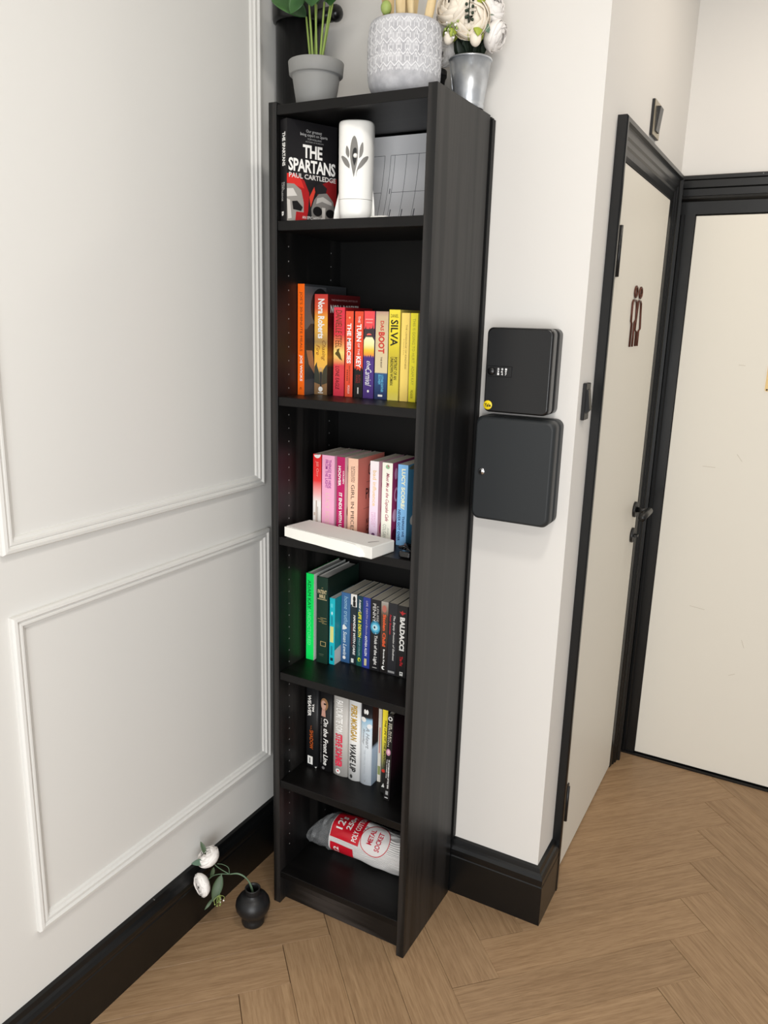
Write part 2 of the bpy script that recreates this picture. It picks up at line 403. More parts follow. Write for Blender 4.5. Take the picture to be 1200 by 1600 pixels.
for (mx_, mz_, ml_, ma_) in ((1.0, .40, .022, -.5), (.86, .62, .05, .1), (.93, 1.16, .03, .9), (.84, 1.12, .04, 0), (1.02, .52, .03, 1.2), (.90, 1.46, .02, .05)):
    o = box('scuff_mark', -ml_/2, ml_/2, -.0002, 0, -.0006, .0006, pm((196, 187, 170), .8), d2); o.location = (mx_, YF-.0101, mz_); o.rotation_euler = (0, ma_, 0)
box('backing', EX0, EX1, YF+0.10, YF+0.115, -0.004, EZ, M_gap, d2)

# ------------------------------------------------------------------ bookcase
bc = thing('bookcase', 'tall narrow black-brown wooden bookcase in the corner', 'bookcase', (0, 0, 0))
BV = 0.0008
box('side_panel', 0, T, 0, D, 0, H, M_venz, bc, BV)
box('side_panel', W-T, W, 0, D, 0, H, M_venz, bc, BV)
box('top_panel', T, W-T, 0.002, D-0.004, 1.994, 2.014, M_venx, bc, BV)
box('back_panel', T, W-T, D-0.007, D-0.003, 0.02, 1.994, M_case, bc)
SH = [1.7785, 1.390, 1.050, 0.691, 0.380]
for z in SH: box('shelf', T+0.0005, W-T-0.0005, 0.003, D-0.008, z-0.0205, z, M_venx, bc, BV)
box('bottom_shelf', T, W-T, 0.002, D-0.008, 0.082, 0.100, M_venx, bc, BV)
box('kick_board', T, W-T, 0.028, 0.046, 0.0, 0.082, M_venk, bc)
bm = bmesh.new()
for (xx, nx) in ((T+0.0002, 1), (W-T-0.0002, -1)):
    for yy in (0.045, 0.225):
        for k in range(56):
            z = 0.16+k*0.032
            if min(abs(z-s+0.01) for s in SH) < 0.014 or z > 1.96: continue
            g = bmesh.ops.create_circle(bm, cap_ends=True, radius=0.0017, segments=8)['verts']
            bmesh.ops.rotate(bm, verts=g, cent=(0, 0, 0), matrix=Matrix.Rotation(nx*pi/2, 3, 'Y'))
            bmesh.ops.translate(bm, verts=g, vec=(xx, yy, z))
ph = bmo('peg_hole_sleeves', bm, mat('peg_sleeve', (150, 150, 150), 0.4), bc); ph['kind'] = 'stuff'
# upright batten closing the gap between the right side and the wall
bm = bmesh.new(); bmesh.ops.create_cube(bm, size=1)
bmesh.ops.scale(bm, vec=(0.022, YB-D-0.002, H-0.17-0.002), verts=bm.verts); bmesh.ops.translate(bm, vec=(W-0.007, (YB+D)/2, (H+0.166)/2), verts=bm.verts)
bmesh.ops.bevel(bm, geom=[e for e in bm.edges], offset=0.004, segments=2, affect='EDGES')
bmo('back_batten', bm, M_case, bc)

# ------------------------------------------------------------------ books
def circ(cx, cz, rx, rz, n=20, a0=0, a1=2*pi): return [(cx+rx*cos(a0+(a1-a0)*k/n), cz+rz*sin(a0+(a1-a0)*k/n)) for k in range(n)]
def build_book(b, label, w, h, d, spine, front, pages=None, hard=False, bulge=0.0, texts=(), decals=(), ctexts=(), cdecals=(), back=None):
    """b: parent empty with its origin at the spine's lower left corner; spine faces -y, front cover faces +x"""
    t = 0.0028 if hard else 0.0009
    n = 9 if bulge else 2
    sy = lambda x: -bulge*(1-(2*x/w-1)**2)
    xs = [w*i/(n-1) for i in range(n)]
    outer = [(0, d)]+[(x, sy(x)) for x in xs]+[(w, d)]
    inner = [(t, d)]+[(t+(w-2*t)*i/(n-1), sy(x)+t) for i, x in enumerate(xs)]+[(w-t, d)]
    k = len(outer); v = []
    for (x, y) in outer: v += [(x, y, 0), (x, y, h)]
    for (x, y) in inner: v += [(x, y, 0), (x, y, h)]
    f, mi = [], []
    for i in range(k-1):
        f.append((2*i, 2*i+2, 2*i+3, 2*i+1)); mi.append(2 if i == 0 else (1 if i == k-2 else 0))
        a = 2*k+2*i; f.append((a, a+1, a+3, a+2)); mi.append(3)
        f.append((2*i+1, 2*i+3, a+3, a+1)); mi.append(mi[-2]); f.append((2*i, a, a+2, 2*i+2)); mi.append(mi[-3])
    f.append((0, 1, 2*k+1, 2*k)); mi.append(2); f.append((2*k-2, 4*k-2, 4*k-1, 2*k-1)); mi.append(1)
    ms = spine if not isinstance(spine, tuple) else pm(spine)
    fm = pm(front) if isinstance(front, tuple) else front
    cov = pyd('cover', v, f, [ms, fm, pm(back) if back else ms if isinstance(spine, tuple) else fm, M_pagew], b, bulge > 0, mi)
    q = 0.003 if hard else 0.0006
    box('page_block', t, w-t, (t+0.0006) if not bulge else t, d-(0.004 if hard else 0.0008), q, h-q, pages or M_page, b)
    E = 0.0004+bulge*.28
    for tx in texts:
        s, z0, z1, x0, x1, c = tx[:6]; o = tx[6] if len(tx) > 6 else {}
        o = dict(o); hor = o.pop('hor', False)
        if hor: fn = lambda a, c2: ((x0+(x1-x0)*a)*w, sy((x0+(x1-x0)*a)*w)-E, h*(1-z1+(z1-z0)*c2))
        else: fn = lambda a, c2: ((x0+(x1-x0)*c2)*w, sy((x0+(x1-x0)*c2)*w)-E, h*(1-z0-(z1-z0)*a))
        lettering('spine_lettering', s, fn, pm(c), cov, **o)
    for j, (pts, c) in enumerate(decals):
        E2 = 0.0002+0.00003*j+bulge*.26
        pyd('spine_picture', [(x*w, sy(x*w)-E2, h*(1-z)) for x, z in pts], [tuple(range(len(pts)))], pm(c), cov)
    for tx in ctexts:
        s, z0, z1, y0, y1, c = tx[:6]; o = tx[6] if len(tx) > 6 else {}
        fn = lambda a, c2: (w+E, (y0+(y1-y0)*a)*d, h*(1-z1+(z1-z0)*c2))
        lettering('cover_lettering', s, fn, pm(c), cov, **o)
    for j, (pts, c) in enumerate(cdecals):
        pyd('cover_picture', [(w+0.0002+0.00002*j, y*d, h*(1-z)) for y, z in pts], [tuple(range(len(pts)))], pm(c), cov)
    return b
def R4(x0, x1, z0, z1): return [(x0, z0), (x1, z0), (x1, z1), (x0, z1)]
def bars(x0, x1, z0, z1, n, seed=1):
    rnd = random.Random(seed); out = []; z = z0; L = (z1-z0)/n
    for i in range(n): out.append(R4(x0, x1, z0+i*L, z0+i*L+L*rnd.uniform(0.55, 0.85)))
    return out
WH = (245, 244, 240); BK = (22, 21, 22)
GROUPS = {2: 'books on the second shelf', 3: 'books on the third shelf', 4: 'books on the fourth shelf', 5: 'books on the fifth shelf'}
def shelf_book(row, x0, x1, y, h, d, label, name='paperback_book', tilt=0.0, **k):
    b = thing(name, label, 'book', (x0, y, SH[row-1]+(0.0008 if tilt else 0.0003)), 0, GROUPS[row])
    if tilt: b.rotation_euler = (0, radians(tilt), 0)
    return build_book(b, label, x1-x0, h, d, **k)
B_ = {'bold': 0.02}; BB = {'bold': 0.035}; SC = {'shear': 0.35}

# --- second shelf
shelf_book(2, .022, .041, .080, .258, .186, 'tall bright orange cookbook at the left end of the second shelf', spine=(250, 108, 20), front=(52, 54, 58),
    texts=[("JOE'S 30-MINUTE MEALS", .07, .60, .25, .72, (96, 58, 30)), ('JOE WICKS', .635, .873, .25, .72, WH, B_), ('c', .93, .952, .35, .6, (60, 30, 20))],
    cdecals=[([(.0, .02), (.5, .02), (.5, .4), (.0, .4)], (84, 86, 90)), (circ(.36, .2, .22, .17), (24, 22, 24)), ([(.02, .42), (.14, .35), (.9, .36), (.9, .62), (.04, .6)], (34, 29, 38)), ([(.04, .59), (.18, .595), (.22, .72), (.33, .8), (.3, .86), (.1, .72)], (158, 112, 84)), ([(.0, .86), (.9, .84), (.9, 1), (0, 1)], (70, 70, 76))])
shelf_book(2, .043, .080, .120, .2365, .150, 'thick red to gold novel with a forest fire picture on the second shelf',
    spine=ramp([(0, (206, 62, 58)), (.14, (224, 92, 56)), (.24, (244, 172, 62)), (.36, (232, 176, 78)), (.47, (176, 142, 88)), (.56, (250, 196, 70)), (.72, (248, 190, 88)), (.80, (120, 110, 84)), (.88, (150, 112, 76)), (1, (142, 112, 76))], .2365), front=ramp([(0, (92, 14, 18)), (.3, (84, 16, 18)), (.5, (120, 60, 30)), (.62, (196, 122, 48)), (.72, (70, 50, 40)), (1, (60, 40, 34))], .2365),
    texts=[('Nora Roberts', .045, .435, .26, .76, WH, BB), ('Chasing', .455, .655, .52, .88, (132, 84, 40), SC), ('Fire', .50, .60, .14, .42, (142, 74, 40), SC)],
    decals=[([(0, .82), (.02, .72), (.2, .67), (.22, .71), (.4, .79), (.45, .9), (0, .88)], (62, 64, 54)), ([(1, .82), (1, .69), (.86, .71), (.7, .75), (.62, .8), (.6, .9), (1, .88)], (70, 66, 52)), (circ(.5, .745, .1, .02), (214, 170, 120)), ([(.42, .77), (.62, .77), (.58, .92), (.46, .92)], (54, 52, 50)), (circ(.5, .945, .17, .026), WH), (R4(.3, .7, .978, .986), WH)],
    ctexts=[('THE PHENOMENAL BESTSELLER', .045, .062, .1, .92, (190, 150, 150)), ('NORA ROBERTS', .10, .18, .08, .95, WH, B_)])
shelf_book(2, .098, .128, .120, .207, .130, 'crimson novel with a flying eagle on its spine on the second shelf',
    spine=ramp([(0, (224, 58, 78)), (.3, (222, 56, 68)), (.4, (240, 140, 84)), (.5, (250, 222, 128)), (.56, (250, 200, 110)), (.65, (226, 70, 74)), (1, (222, 54, 78))], .207), front=(150, 16, 26),
    texts=[('DANIELLE STEEL', .03, .45, .16, .74, (92, 62, 18), {'shear': .12}), ('LONE EAGLE', .66, .925, .2, .56, (70, 14, 18), {'shear': .12})],
    decals=[([(.15, .51), (.3, .49), (.3, .47), (.55, .455), (.5, .49), (.62, .52), (.72, .56), (.82, .595), (.55, .575), (.36, .545), (.16, .525)], (88, 74, 28))])
shelf_book(2, .131, .152, .120, .199, .128, 'slim vermilion novel with bold white title on the second shelf', spine=(236, 84, 52), front=(40, 30, 36),
    texts=[('THE MERCIES', .14, .605, .2, .74, WH, BB), ('KIRAN MILLWOOD HARGRAVE', .63, .84, .5, .68, (120, 48, 36)), ('PICADOR', .865, .965, .35, .62, WH)], decals=[(circ(.5, .075, .12, .012), (250, 170, 120))] + [(p, (120, 48, 36)) for p in bars(.22, .36, .68, .82, 6, 3)])
shelf_book(2, .156, .179, .120, .199, .128, 'red novel turning black at the foot on the second shelf', spine=ramp([(0, (232, 78, 48)), (.68, (26, 22, 22))], .199, const=True), front=(30, 22, 24),
    texts=[('THE', .055, .13, .38, .64, WH), ('TURN', .145, .345, .22, .78, WH, BB), ('OF THE', .365, .50, .38, .62, WH), ('KEY', .515, .65, .22, .78, WH, BB), ('RUTH\nWARE', .73, .83, .2, .75, (150, 44, 40))],
    decals=[([(0, .69), (0, .64), (.1, .67), (.25, .63), (.3, .68), (.5, .66), (.7, .69), (.85, .63), (1, .67), (1, .69)], (26, 22, 22)), (R4(.42, .56, .88, .955), (220, 218, 214))])
shelf_book(2, .181, .209, .120, .200, .128, 'purple and sunset orange novel with a script title on the second shelf',
    spine=ramp([(0, (240, 80, 84)), (.20, (240, 80, 84)), (.22, (62, 52, 56)), (.285, (62, 52, 56)), (.30, (250, 246, 200)), (.38, (250, 240, 170)), (.44, (246, 206, 64)), (.5, (238, 150, 60)), (.53, (78, 52, 130)), (1, (74, 48, 124))], .200), front=(60, 40, 90),
    texts=[('the', .565, .655, .32, .72, WH, SC), ('Carnival', .655, .855, .2, .8, WH, SC)],
    decals=[([(0, .21), (.12, .19), (.16, .165), (.22, .2), (.5, .2), (.55, .175), (.6, .2), (.78, .19), (.85, .15), (.9, .2), (1, .19), (1, .33), (.86, .3), (.72, .265), (.5, .25), (.28, .265), (.14, .3), (0, .33)], (62, 52, 56)), (circ(.5, .272, .24, .022, 16, pi, 2*pi), (240, 104, 92)), ([(.0, .54), (.06, .49), (.14, .53), (.22, .5), (.34, .53), (.45, .495), (.55, .53), (.68, .49), (.8, .53), (.9, .5), (1, .535), (1, .56), (0, .56)], (74, 48, 124)), (circ(.5, .915, .1, .015), WH)] + [(p, (246, 150, 146)) for p in (R4(.12, .85, .085, .1), R4(.2, .8, .12, .135))])
shelf_book(2, .212, .245, .120, .200, .128, 'cream novel with red title and navy foot on the second shelf',
    spine=ramp([(0, (188, 150, 132)), (.06, (206, 182, 146)), (.3, (216, 196, 156)), (.69, (222, 204, 162)), (.70, (44, 84, 130)), (1, (34, 48, 92))], .200), front=(60, 70, 90),
    texts=[('DAS', .105, .215, .38, .66, (202, 52, 44), B_), ('BOOT', .23, .47, .24, .74, (206, 50, 44), BB), ('THE BOAT', .51, .635, .45, .58, (80, 60, 50), B_), ('LOTHAR GUNTHER\nBUCHHEIM', .715, .915, .3, .72, (110, 190, 224), B_)], decals=[(R4(.3, .66, .945, .968), WH)])
shelf_book(2, .247, .275, .120, .2045, .130, 'yellow thriller with large black vertical author name on the second shelf', spine=ramp([(0, (240, 220, 64)), (.3, (236, 216, 52)), (.5, (206, 186, 52)), (.9, (222, 204, 70)), (1, (236, 222, 110))], .2045), front=(200, 186, 90),
    texts=[('DANIEL', .048, .085, .14, .84, (84, 80, 30), {'hor': True}), ('SILVA', .11, .395, .16, .84, (20, 20, 18), B_), ('PORTRAIT OF AN\nUNKNOWN WOMAN', .515, .83, .2, .84, (66, 60, 20), B_)])
shelf_book(2, .279, .299, .120, .198, .128, 'pale straw yellow slim paperback on the second shelf', spine=(250, 218, 112), front=(245, 226, 150),
    texts=[('THE LANGUAGE OF KINDNESS', .13, .63, .55, .75, (132, 108, 50)), ("A Nurse's Story", .29, .47, .28, .42, (150, 124, 60))])
shelf_book(2, .302, .320, .120, .198, .128, 'lemon yellow slim paperback near the right of the second shelf', spine=(244, 230, 48), front=(240, 232, 120),
    texts=[('THIS IS GOING TO HURT', .06, .555, .3, .68, (176, 166, 50)), ('ADAM KAY', .59, .805, .3, .68, (176, 166, 50)), ('PICADOR', .865, .96, .28, .62, (96, 88, 30))])
shelf_book(2, .324, .344, .121, .194, .126, 'dark teal book last at the right of the second shelf', spine=(30, 52, 60), front=(24, 36, 44), decals=[(R4(.05, .3, .03, .16), (190, 200, 200)), (R4(.05, .25, .55, .9), (150, 158, 158))])

# --- third shelf
shelf_book(3, .0535, .0775, .102, .195, .128, 'red paperback fading to white at the left of the third shelf', spine=ramp([(0, (236, 38, 42)), (.34, (240, 60, 60)), (.52, (250, 190, 188)), (.62, (248, 244, 240)), (1, (236, 228, 222))], .195), front=(150, 20, 34),
    texts=[('Jill Orr', .09, .29, .3, .68, (250, 170, 160))], decals=[(circ(.5, .0, .42, .05, 14, 0, pi), WH), (R4(.35, .5, .6, .95), (196, 178, 166)), (R4(.55, .62, .68, .9), (170, 160, 150)), (R4(.1, .3, .76, .8), (210, 190, 176))])
shelf_book(3, .080, .116, .102, .1955, .128, 'pink paperback with purple title lines on the third shelf', spine=(246, 178, 210), front=(240, 190, 214),
    texts=[('THINGS WE HIDE\nFROM THE LIGHT', .055, .42, .26, .74, (164, 52, 150), B_), ('LUCY SCORE', .485, .97, .3, .62, (236, 206, 190))], cdecals=[(circ(.2, .35, .1, .04), (230, 210, 150)), (circ(.3, .62, .06, .02), (190, 120, 150))])
shelf_book(3, .1235, .146, .102, .1955, .128, 'magenta paperback with white capital lettering on the third shelf', spine=(190, 24, 98), front=(244, 214, 214),
    texts=[('COLLEEN', .17, .335, .74, .92, WH, B_), ('HOOVER', .115, .37, .16, .5, WH, BB), ('IT ENDS WITH US', .455, .93, .28, .68, WH, BB)], cdecals=[(circ(.2, .15, .1, .1), (60, 30, 40)), (circ(.25, .4, .08, .05), (120, 50, 60)), (circ(.16, .7, .08, .08), (150, 90, 90))])
shelf_book(3, .1555, .183, .102, .1955, .130, 'peach spined thick paperback with salmon cover on the third shelf', spine=(250, 204, 176), front=(226, 138, 124),
    texts=[('KATHLEEN\nGLASGOW', .10, .30, .3, .68, (70, 50, 46)), ('GIRL IN PIECES', .33, .93, .32, .66, (44, 34, 34), {'shear': -.1})],
    ctexts=[('GIRL IN', .09, .24, .38, .92, (40, 24, 28)), ('PIECES', .40, .54, .3, .92, (40, 24, 28)), ('KATHLEEN', .80, .86, .34, .9, (40, 24, 28)), ('GLASGOW', .895, .96, .34, .9, (40, 24, 28))], cdecals=[(R4(.32, .9, .318, .323), (140, 70, 70)), (R4(.22, .9, .655, .66), (140, 70, 70))])
shelf_book(3, .2165, .240, .102, .1955, .128, 'white to lilac paperback with faint gold lettering on the third shelf', spine=ramp([(0, (250, 242, 244)), (.5, (248, 226, 238)), (1, (232, 206, 236))], .1955), front=(222, 176, 192),
    texts=[('bad influence', .115, .56, .34, .76, (240, 206, 160), B_), ('MERCEY\nLENNY', .64, .83, .25, .75, (226, 178, 208)), ('es', .90, .97, .3, .7, (110, 50, 110), BB)], cdecals=[(circ(.2, .3, .1, .05), (200, 120, 150)), (circ(.24, .6, .14, .08), (206, 110, 150)), (circ(.18, .85, .12, .09), (196, 90, 130))])
shelf_book(3, .2497, .277, .102, .1955, .128, 'cream paperback with a mauve script title on the third shelf', spine=(248, 246, 232), front=(162, 58, 108),
    texts=[('Meet Me at the Cupcake Cafe', .125, .725, .3, .72, (172, 64, 96), {'shear': .4, 'bold': .012}), ('Jenny', .80, .9, .62, .8, (150, 160, 150), SC), ('COLGAN', .765, .94, .2, .52, (170, 178, 166))],
    decals=[(circ(.52, .05, .2, .026), (150, 190, 150)), (circ(.58, .04, .07, .012), (206, 110, 130))], cdecals=[(circ(.14, .14, .06, .07), (214, 150, 186)), (circ(.17, .4, .08, .09), (222, 170, 200)), (circ(.17, .4, .05, .06), (162, 58, 108)), (circ(.13, .66, .09, .08), (226, 178, 204)), (circ(.13, .9, .1, .07), (90, 20, 50))])
shelf_book(3, .2915, .3177, .102, .1955, .128, 'sky blue paperback with cream capitals near the right of the third shelf', spine=(128, 182, 228), front=(80, 146, 186),
    texts=[('LUCY SCORE/', .05, .545, .38, .76, (246, 244, 206), BB), ('THINGS WE', .63, .89, .56, .78, (24, 46, 92), B_), ('NEVER GOT OVER', .555, .945, .12, .38, (24, 46, 92), B_)], cdecals=[(circ(.3, .7, .16, .07), (238, 236, 230)), (circ(.3, .04, .25, .03), (110, 110, 90))])

# --- fourth shelf
shelf_book(4, .031, .0545, .107, .239, .155, 'neon green tall hardback at the left of the fourth shelf', 'hardback_book', spine=(14, 240, 104), front=(232, 236, 230), hard=True, pages=M_pagew,
    texts=[('ADAM KAY', .075, .405, .2, .62, (8, 112, 56)), ('UNDOCTORED', .415, .83, .2, .62, (110, 250, 170))])
shelf_book(4, .065, .0985, .105, .237, .155, 'dark green hardback with gilt lettering on the fourth shelf', 'hardback_book', spine=(22, 52, 40), front=(14, 34, 27), hard=True, pages=M_pagew,
    texts=[('THE', .118, .126, .42, .56, (214, 190, 130), {'hor': True}), ('PATENT', .145, .19, .1, .9, (222, 204, 160), {'hor': True, 'bold': .02}), ('BIBLE', .20, .238, .24, .78, (222, 204, 160), {'hor': True, 'bold': .02}), ('V', .757, .782, .5, .7, (214, 190, 130), {'hor': True})],
    decals=[(R4(.08, .92, .25, .257), (214, 196, 150))] + [(p, (190, 168, 110)) for p in (R4(.35, .9, .466, .470), R4(.1, .6, .482, .486), R4(.4, .92, .497, .501), R4(.2, .7, .512, .516), R4(.5, .92, .527, .531))] + [(R4(.36, .86, .742, .797), (206, 180, 120)), (R4(.4, .82, .747, .792), (22, 52, 40)), (R4(.25, .7, .892, .898), (90, 104, 84)), (R4(.3, .65, .91, .914), (90, 104, 84))])
shelf_book(4, .1005, .1165, .112, .1835, .118, 'small turquoise paperback with a yellow sticker on the fourth shelf', spine=(26, 190, 206), front=(18, 150, 160), pages=M_pagew,
    decals=[(R4(.12, .78, .425, .665), (226, 226, 140)), (R4(.2, .6, .085, .14), (90, 216, 226)), (circ(.45, .225, .16, .024), (196, 240, 244)), (R4(.25, .62, .27, .40), (22, 150, 170)), (R4(.28, .6, .72, .86), (22, 140, 160)), (R4(.2, .72, .9, .945), (12, 50, 60))],
    cdecals=[([(0, .78), (.28, .745), (.32, .7), (.4, .7), (.4, 1), (0, 1)], (214, 214, 208))])
shelf_book(4, .118, .1445, .141, .194, .120, 'mid blue paperback with a white sail on the fourth shelf', spine=ramp([(0, (64, 108, 158)), (.5, (72, 120, 168)), (1, (50, 92, 140))], .194), front=(52, 92, 136),
    texts=[('home truths', .05, .45, .32, .78, (170, 206, 226), {'shear': .2}), ('Susan Lewis', .55, .895, .26, .66, (226, 236, 240), {'shear': .25, 'bold': .015})], decals=[([(.16, .53), (.18, .47), (.34, .45), (.7, .5), (.4, .525)], WH), (circ(.4, .93, .17, .026), WH)])
shelf_book(4, .1465, .1645, .141, .1945, .120, 'dark slate paperback with white slanted capitals on the fourth shelf', spine=(34, 46, 54), front=(30, 40, 46),
    texts=[('HANDLE WITH CARE', .29, .86, .46, .84, WH, {'bold': .03, 'shear': .15}), ('JODI PICOULT', .41, .75, .14, .34, (150, 60, 58))], decals=[(R4(0, 1, 0, .175), (238, 236, 232)), (circ(.55, .065, .22, .04), (24, 22, 22)), (R4(.35, .8, .1, .17), (24, 22, 22)), (R4(.0, .25, .15, .19), (60, 70, 74)), (R4(.2, .62, .915, .975), (220, 226, 226))])
shelf_book(4, .166, .1825, .141, .1935, .120, 'deep teal paperback with yellow capitals on the fourth shelf', spine=ramp([(0, (18, 58, 74)), (.6, (22, 76, 88)), (1, (26, 88, 80))], .1935), front=(20, 60, 70),
    texts=[('A matter of', .05, .225, .3, .72, WH, {'shear': .3, 'bold': .02}), ('LIFE & DEATH', .225, .585, .22, .76, (240, 230, 60), {'bold': .035, 'shear': .15}), ('PHILLIP COLLINS', .60, .85, .36, .62, (170, 200, 196))], decals=[(circ(.5, .905, .26, .03), (206, 214, 60)), (circ(.56, .91, .12, .018), (22, 60, 50))])
shelf_book(4, .1835, .2055, .140, .1935, .120, 'royal blue paperback with pale lettering on the fourth shelf', spine=(44, 60, 146), front=(36, 48, 116),
    texts=[('LIFE, DEATH and Biscuits', .045, .525, .38, .66, (196, 186, 206), {'shear': .15}), ('ANTHEA ALLEN', .535, .825, .34, .64, (236, 236, 240), B_)], decals=[(R4(.3, .62, .865, .965), (206, 196, 150))])
shelf_book(4, .207, .2355, .139, .193, .120, 'black paperback with a glowing blue eye on the fourth shelf', spine=(27, 27, 30), front=(20, 22, 26),
    texts=[('LOUISE', .085, .30, .62, .82, (206, 204, 200)), ('PENNY', .055, .31, .22, .52, (232, 230, 226)), ('A', .455, .48, .5, .62, (230, 230, 226)), ('Trick of the Light', .495, .915, .34, .74, (236, 234, 230), {'bold': .02, 'shear': .1})],
    decals=[(circ(.5, .385, .5, .095), (44, 128, 160)), (circ(.5, .385, .42, .066), (92, 184, 216)), (circ(.48, .385, .26, .04), (190, 228, 238)), (circ(.42, .385, .09, .017), (20, 40, 50)), (R4(.3, .75, .952, .962), (190, 190, 186))])
shelf_book(4, .2365, .257, .140, .193, .120, 'brown-black paperback with orange title on the fourth shelf', spine=ramp([(0, (176, 170, 162)), (.08, (150, 136, 122)), (.2, (84, 64, 50)), (.5, (70, 56, 46)), (.65, (40, 34, 32)), (1, (28, 26, 26))], .193), front=(40, 34, 30),
    texts=[('Stolen Child', .175, .625, .28, .72, (240, 98, 52), BB), ('Brenda Kay', .665, .885, .36, .66, WH, B_)], decals=[(circ(.45, .1, .3, .05), (186, 110, 96)), (circ(.5, .93, .25, .028), WH), (circ(.62, .93, .15, .018), (28, 26, 26))])
shelf_book(4, .258, .283, .140, .193, .120, 'charcoal paperback with thin white title and red line on the fourth shelf', spine=(40, 40, 44), front=(30, 30, 34),
    texts=[('The Empty Promise of Godness', .165, .795, .5, .78, (232, 230, 226), {'shear': .3, 'bold': .012}), ('Peter Bowman', .16, .435, .14, .34, (196, 40, 50), {'shear': .15, 'bold': .02})], decals=[(R4(.1, .85, .945, .975), (150, 150, 150))])
shelf_book(4, .284, .312, .139, .192, .120, 'black thriller with heavy white capitals at the right of the fourth shelf', spine=(30, 29, 30), front=(22, 21, 22),
    texts=[('BALDACCI', .155, .62, .26, .76, WH, {'bold': .05}), ('The Fix', .70, .84, .36, .66, (200, 40, 46), BB)], decals=[([(.18, .08), (.4, .085), (.5, .06), (.56, .085), (.86, .09), (.6, .11), (.5, .13), (.4, .115)], (196, 44, 46)), (R4(.38, .7, .92, .975), (226, 226, 222)), (R4(.46, .62, .935, .95), (60, 60, 60))])

# --- fifth shelf
shelf_book(5, .0365, .075, .101, .240, .156, 'thick black thriller with orange title at the left of the fifth shelf', 'hardback_book', spine=(30, 31, 33), front=(20, 21, 24), hard=True, bulge=.003,
    texts=[('WEAVER', .11, .37, .18, .48, WH, BB), ('TIM', .205, .30, .56, .72, WH, BB), ('THE', .475, .525, .42, .52, (190, 100, 40)), ('SHADOW', .535, .77, .36, .66, (196, 92, 34), B_)], decals=[(R4(.18, .62, .865, .965), WH), (R4(.34, .42, .885, .95), (60, 60, 60)), ([(.78, .985), (.95, .98), (.88, 1)], (220, 220, 216))])
shelf_book(5, .077, .1165, .104, .240, .156, 'black hardback with a small portrait at its top on the fifth shelf', 'hardback_book', spine=(26, 25, 26), front=(18, 18, 20), hard=True, bulge=.003,
    texts=[('On the Front Line', .35, .925, .4, .76, WH, {'bold': .02, 'shear': .25}), ('The Collected Journalism', .35, .905, .14, .26, (150, 148, 146), {'shear': .1})],
    decals=[(circ(.44, .18, .3, .075), (150, 112, 76)), (circ(.38, .19, .2, .055), (206, 164, 146)), ([(.26, .24), (.52, .24), (.56, .33), (.2, .33)], (204, 158, 142)), (R4(.4, .6, .165, .185), (30, 24, 24)), (circ(.4, .965, .12, .018), (120, 118, 118))])
shelf_book(5, .121, .1655, .106, .236, .156, 'pale grey rounded hardback with red block letters on the fifth shelf', 'hardback_book', spine=(204, 200, 194), front=(176, 172, 166), hard=True, bulge=.005,
    texts=[('FAVOURITE SON', .06, .465, .22, .72, (250, 249, 246), BB), ('STEVE SOHMER', .475, .885, .2, .7, (232, 52, 84), BB)], decals=[(circ(.42, .94, .18, .033), (170, 166, 160)), (circ(.42, .94, .165, .03), (244, 242, 238)), (circ(.42, .937, .06, .01), (220, 50, 60))])
shelf_book(5, .168, .2035, .106, .234, .156, 'white rounded hardback with gold and black capitals on the fifth shelf', 'hardback_book', spine=(244, 244, 242), front=(226, 224, 222), hard=True, bulge=.005,
    texts=[('PIERS MORGAN', .06, .50, .26, .78, (196, 158, 66), {'shear': .15, 'bold': .025}), ('WAKE UP', .545, .885, .2, .74, (20, 20, 20), {'shear': .2, 'bold': .02})], decals=[(circ(.36, .95, .12, .022), (60, 60, 60))])
shelf_book(5, .206, .2395, .105, .232, .150, 'icy blue and white hardback with a black top on the fifth shelf', 'hardback_book', spine=ramp([(0, (30, 27, 28)), (.16, (34, 30, 32)), (.19, (150, 194, 222)), (.28, (196, 220, 234)), (.45, (226, 234, 240)), (1, (222, 230, 238))], .232), front=ramp([(0, (58, 30, 22)), (.25, (64, 34, 26)), (.5, (34, 32, 32)), (.55, (168, 186, 204)), (1, (160, 178, 196))], .232), hard=True, bulge=.004,
    texts=[('A Heart', .27, .54, .52, .82, (150, 152, 156), {'shear': .4}), ('Rowley', .3, .5, .18, .42, (156, 158, 162), {'shear': .4}), ('THE OFFICIAL STORY', .56, .86, .4, .5, (196, 204, 210))], decals=[(circ(.4, .09, .1, .03), WH), (circ(.6, .09, .1, .03), WH), (circ(.28, .19, .24, .03), WH), (circ(.8, .26, .2, .03), (240, 244, 246)), ([(.42, .93), (.5, .95), (.58, .93), (.5, .965)], (150, 150, 150))])
shelf_book(5, .2425, .252, .132, .212, .120, 'thin cream booklet between larger books on the fifth shelf', spine=(234, 228, 214), front=(228, 222, 206), decals=[(R4(.3, .7, .25, .6), (214, 150, 140)), (R4(.1, .9, .78, .9), (150, 160, 100))])
shelf_book(5, .2745, .2895, .094, .236, .150, 'yellow topped slim book going dark at the foot on the fifth shelf', spine=ramp([(0, (244, 222, 50)), (.3, (240, 224, 60)), (.5, (176, 172, 80)), (.66, (110, 112, 80)), (.74, (40, 40, 38)), (1, (28, 28, 28))], .236), front=(60, 60, 50),
    texts=[('THE LIFE OF THE MANAGER', .12, .70, .4, .76, (40, 38, 24), {'shear': .2, 'bold': .02})], decals=[(circ(.42, .73, .34, .02), (206, 56, 46)), ([(.1, .93), (.5, .88), (.7, .93)], (226, 226, 222))])
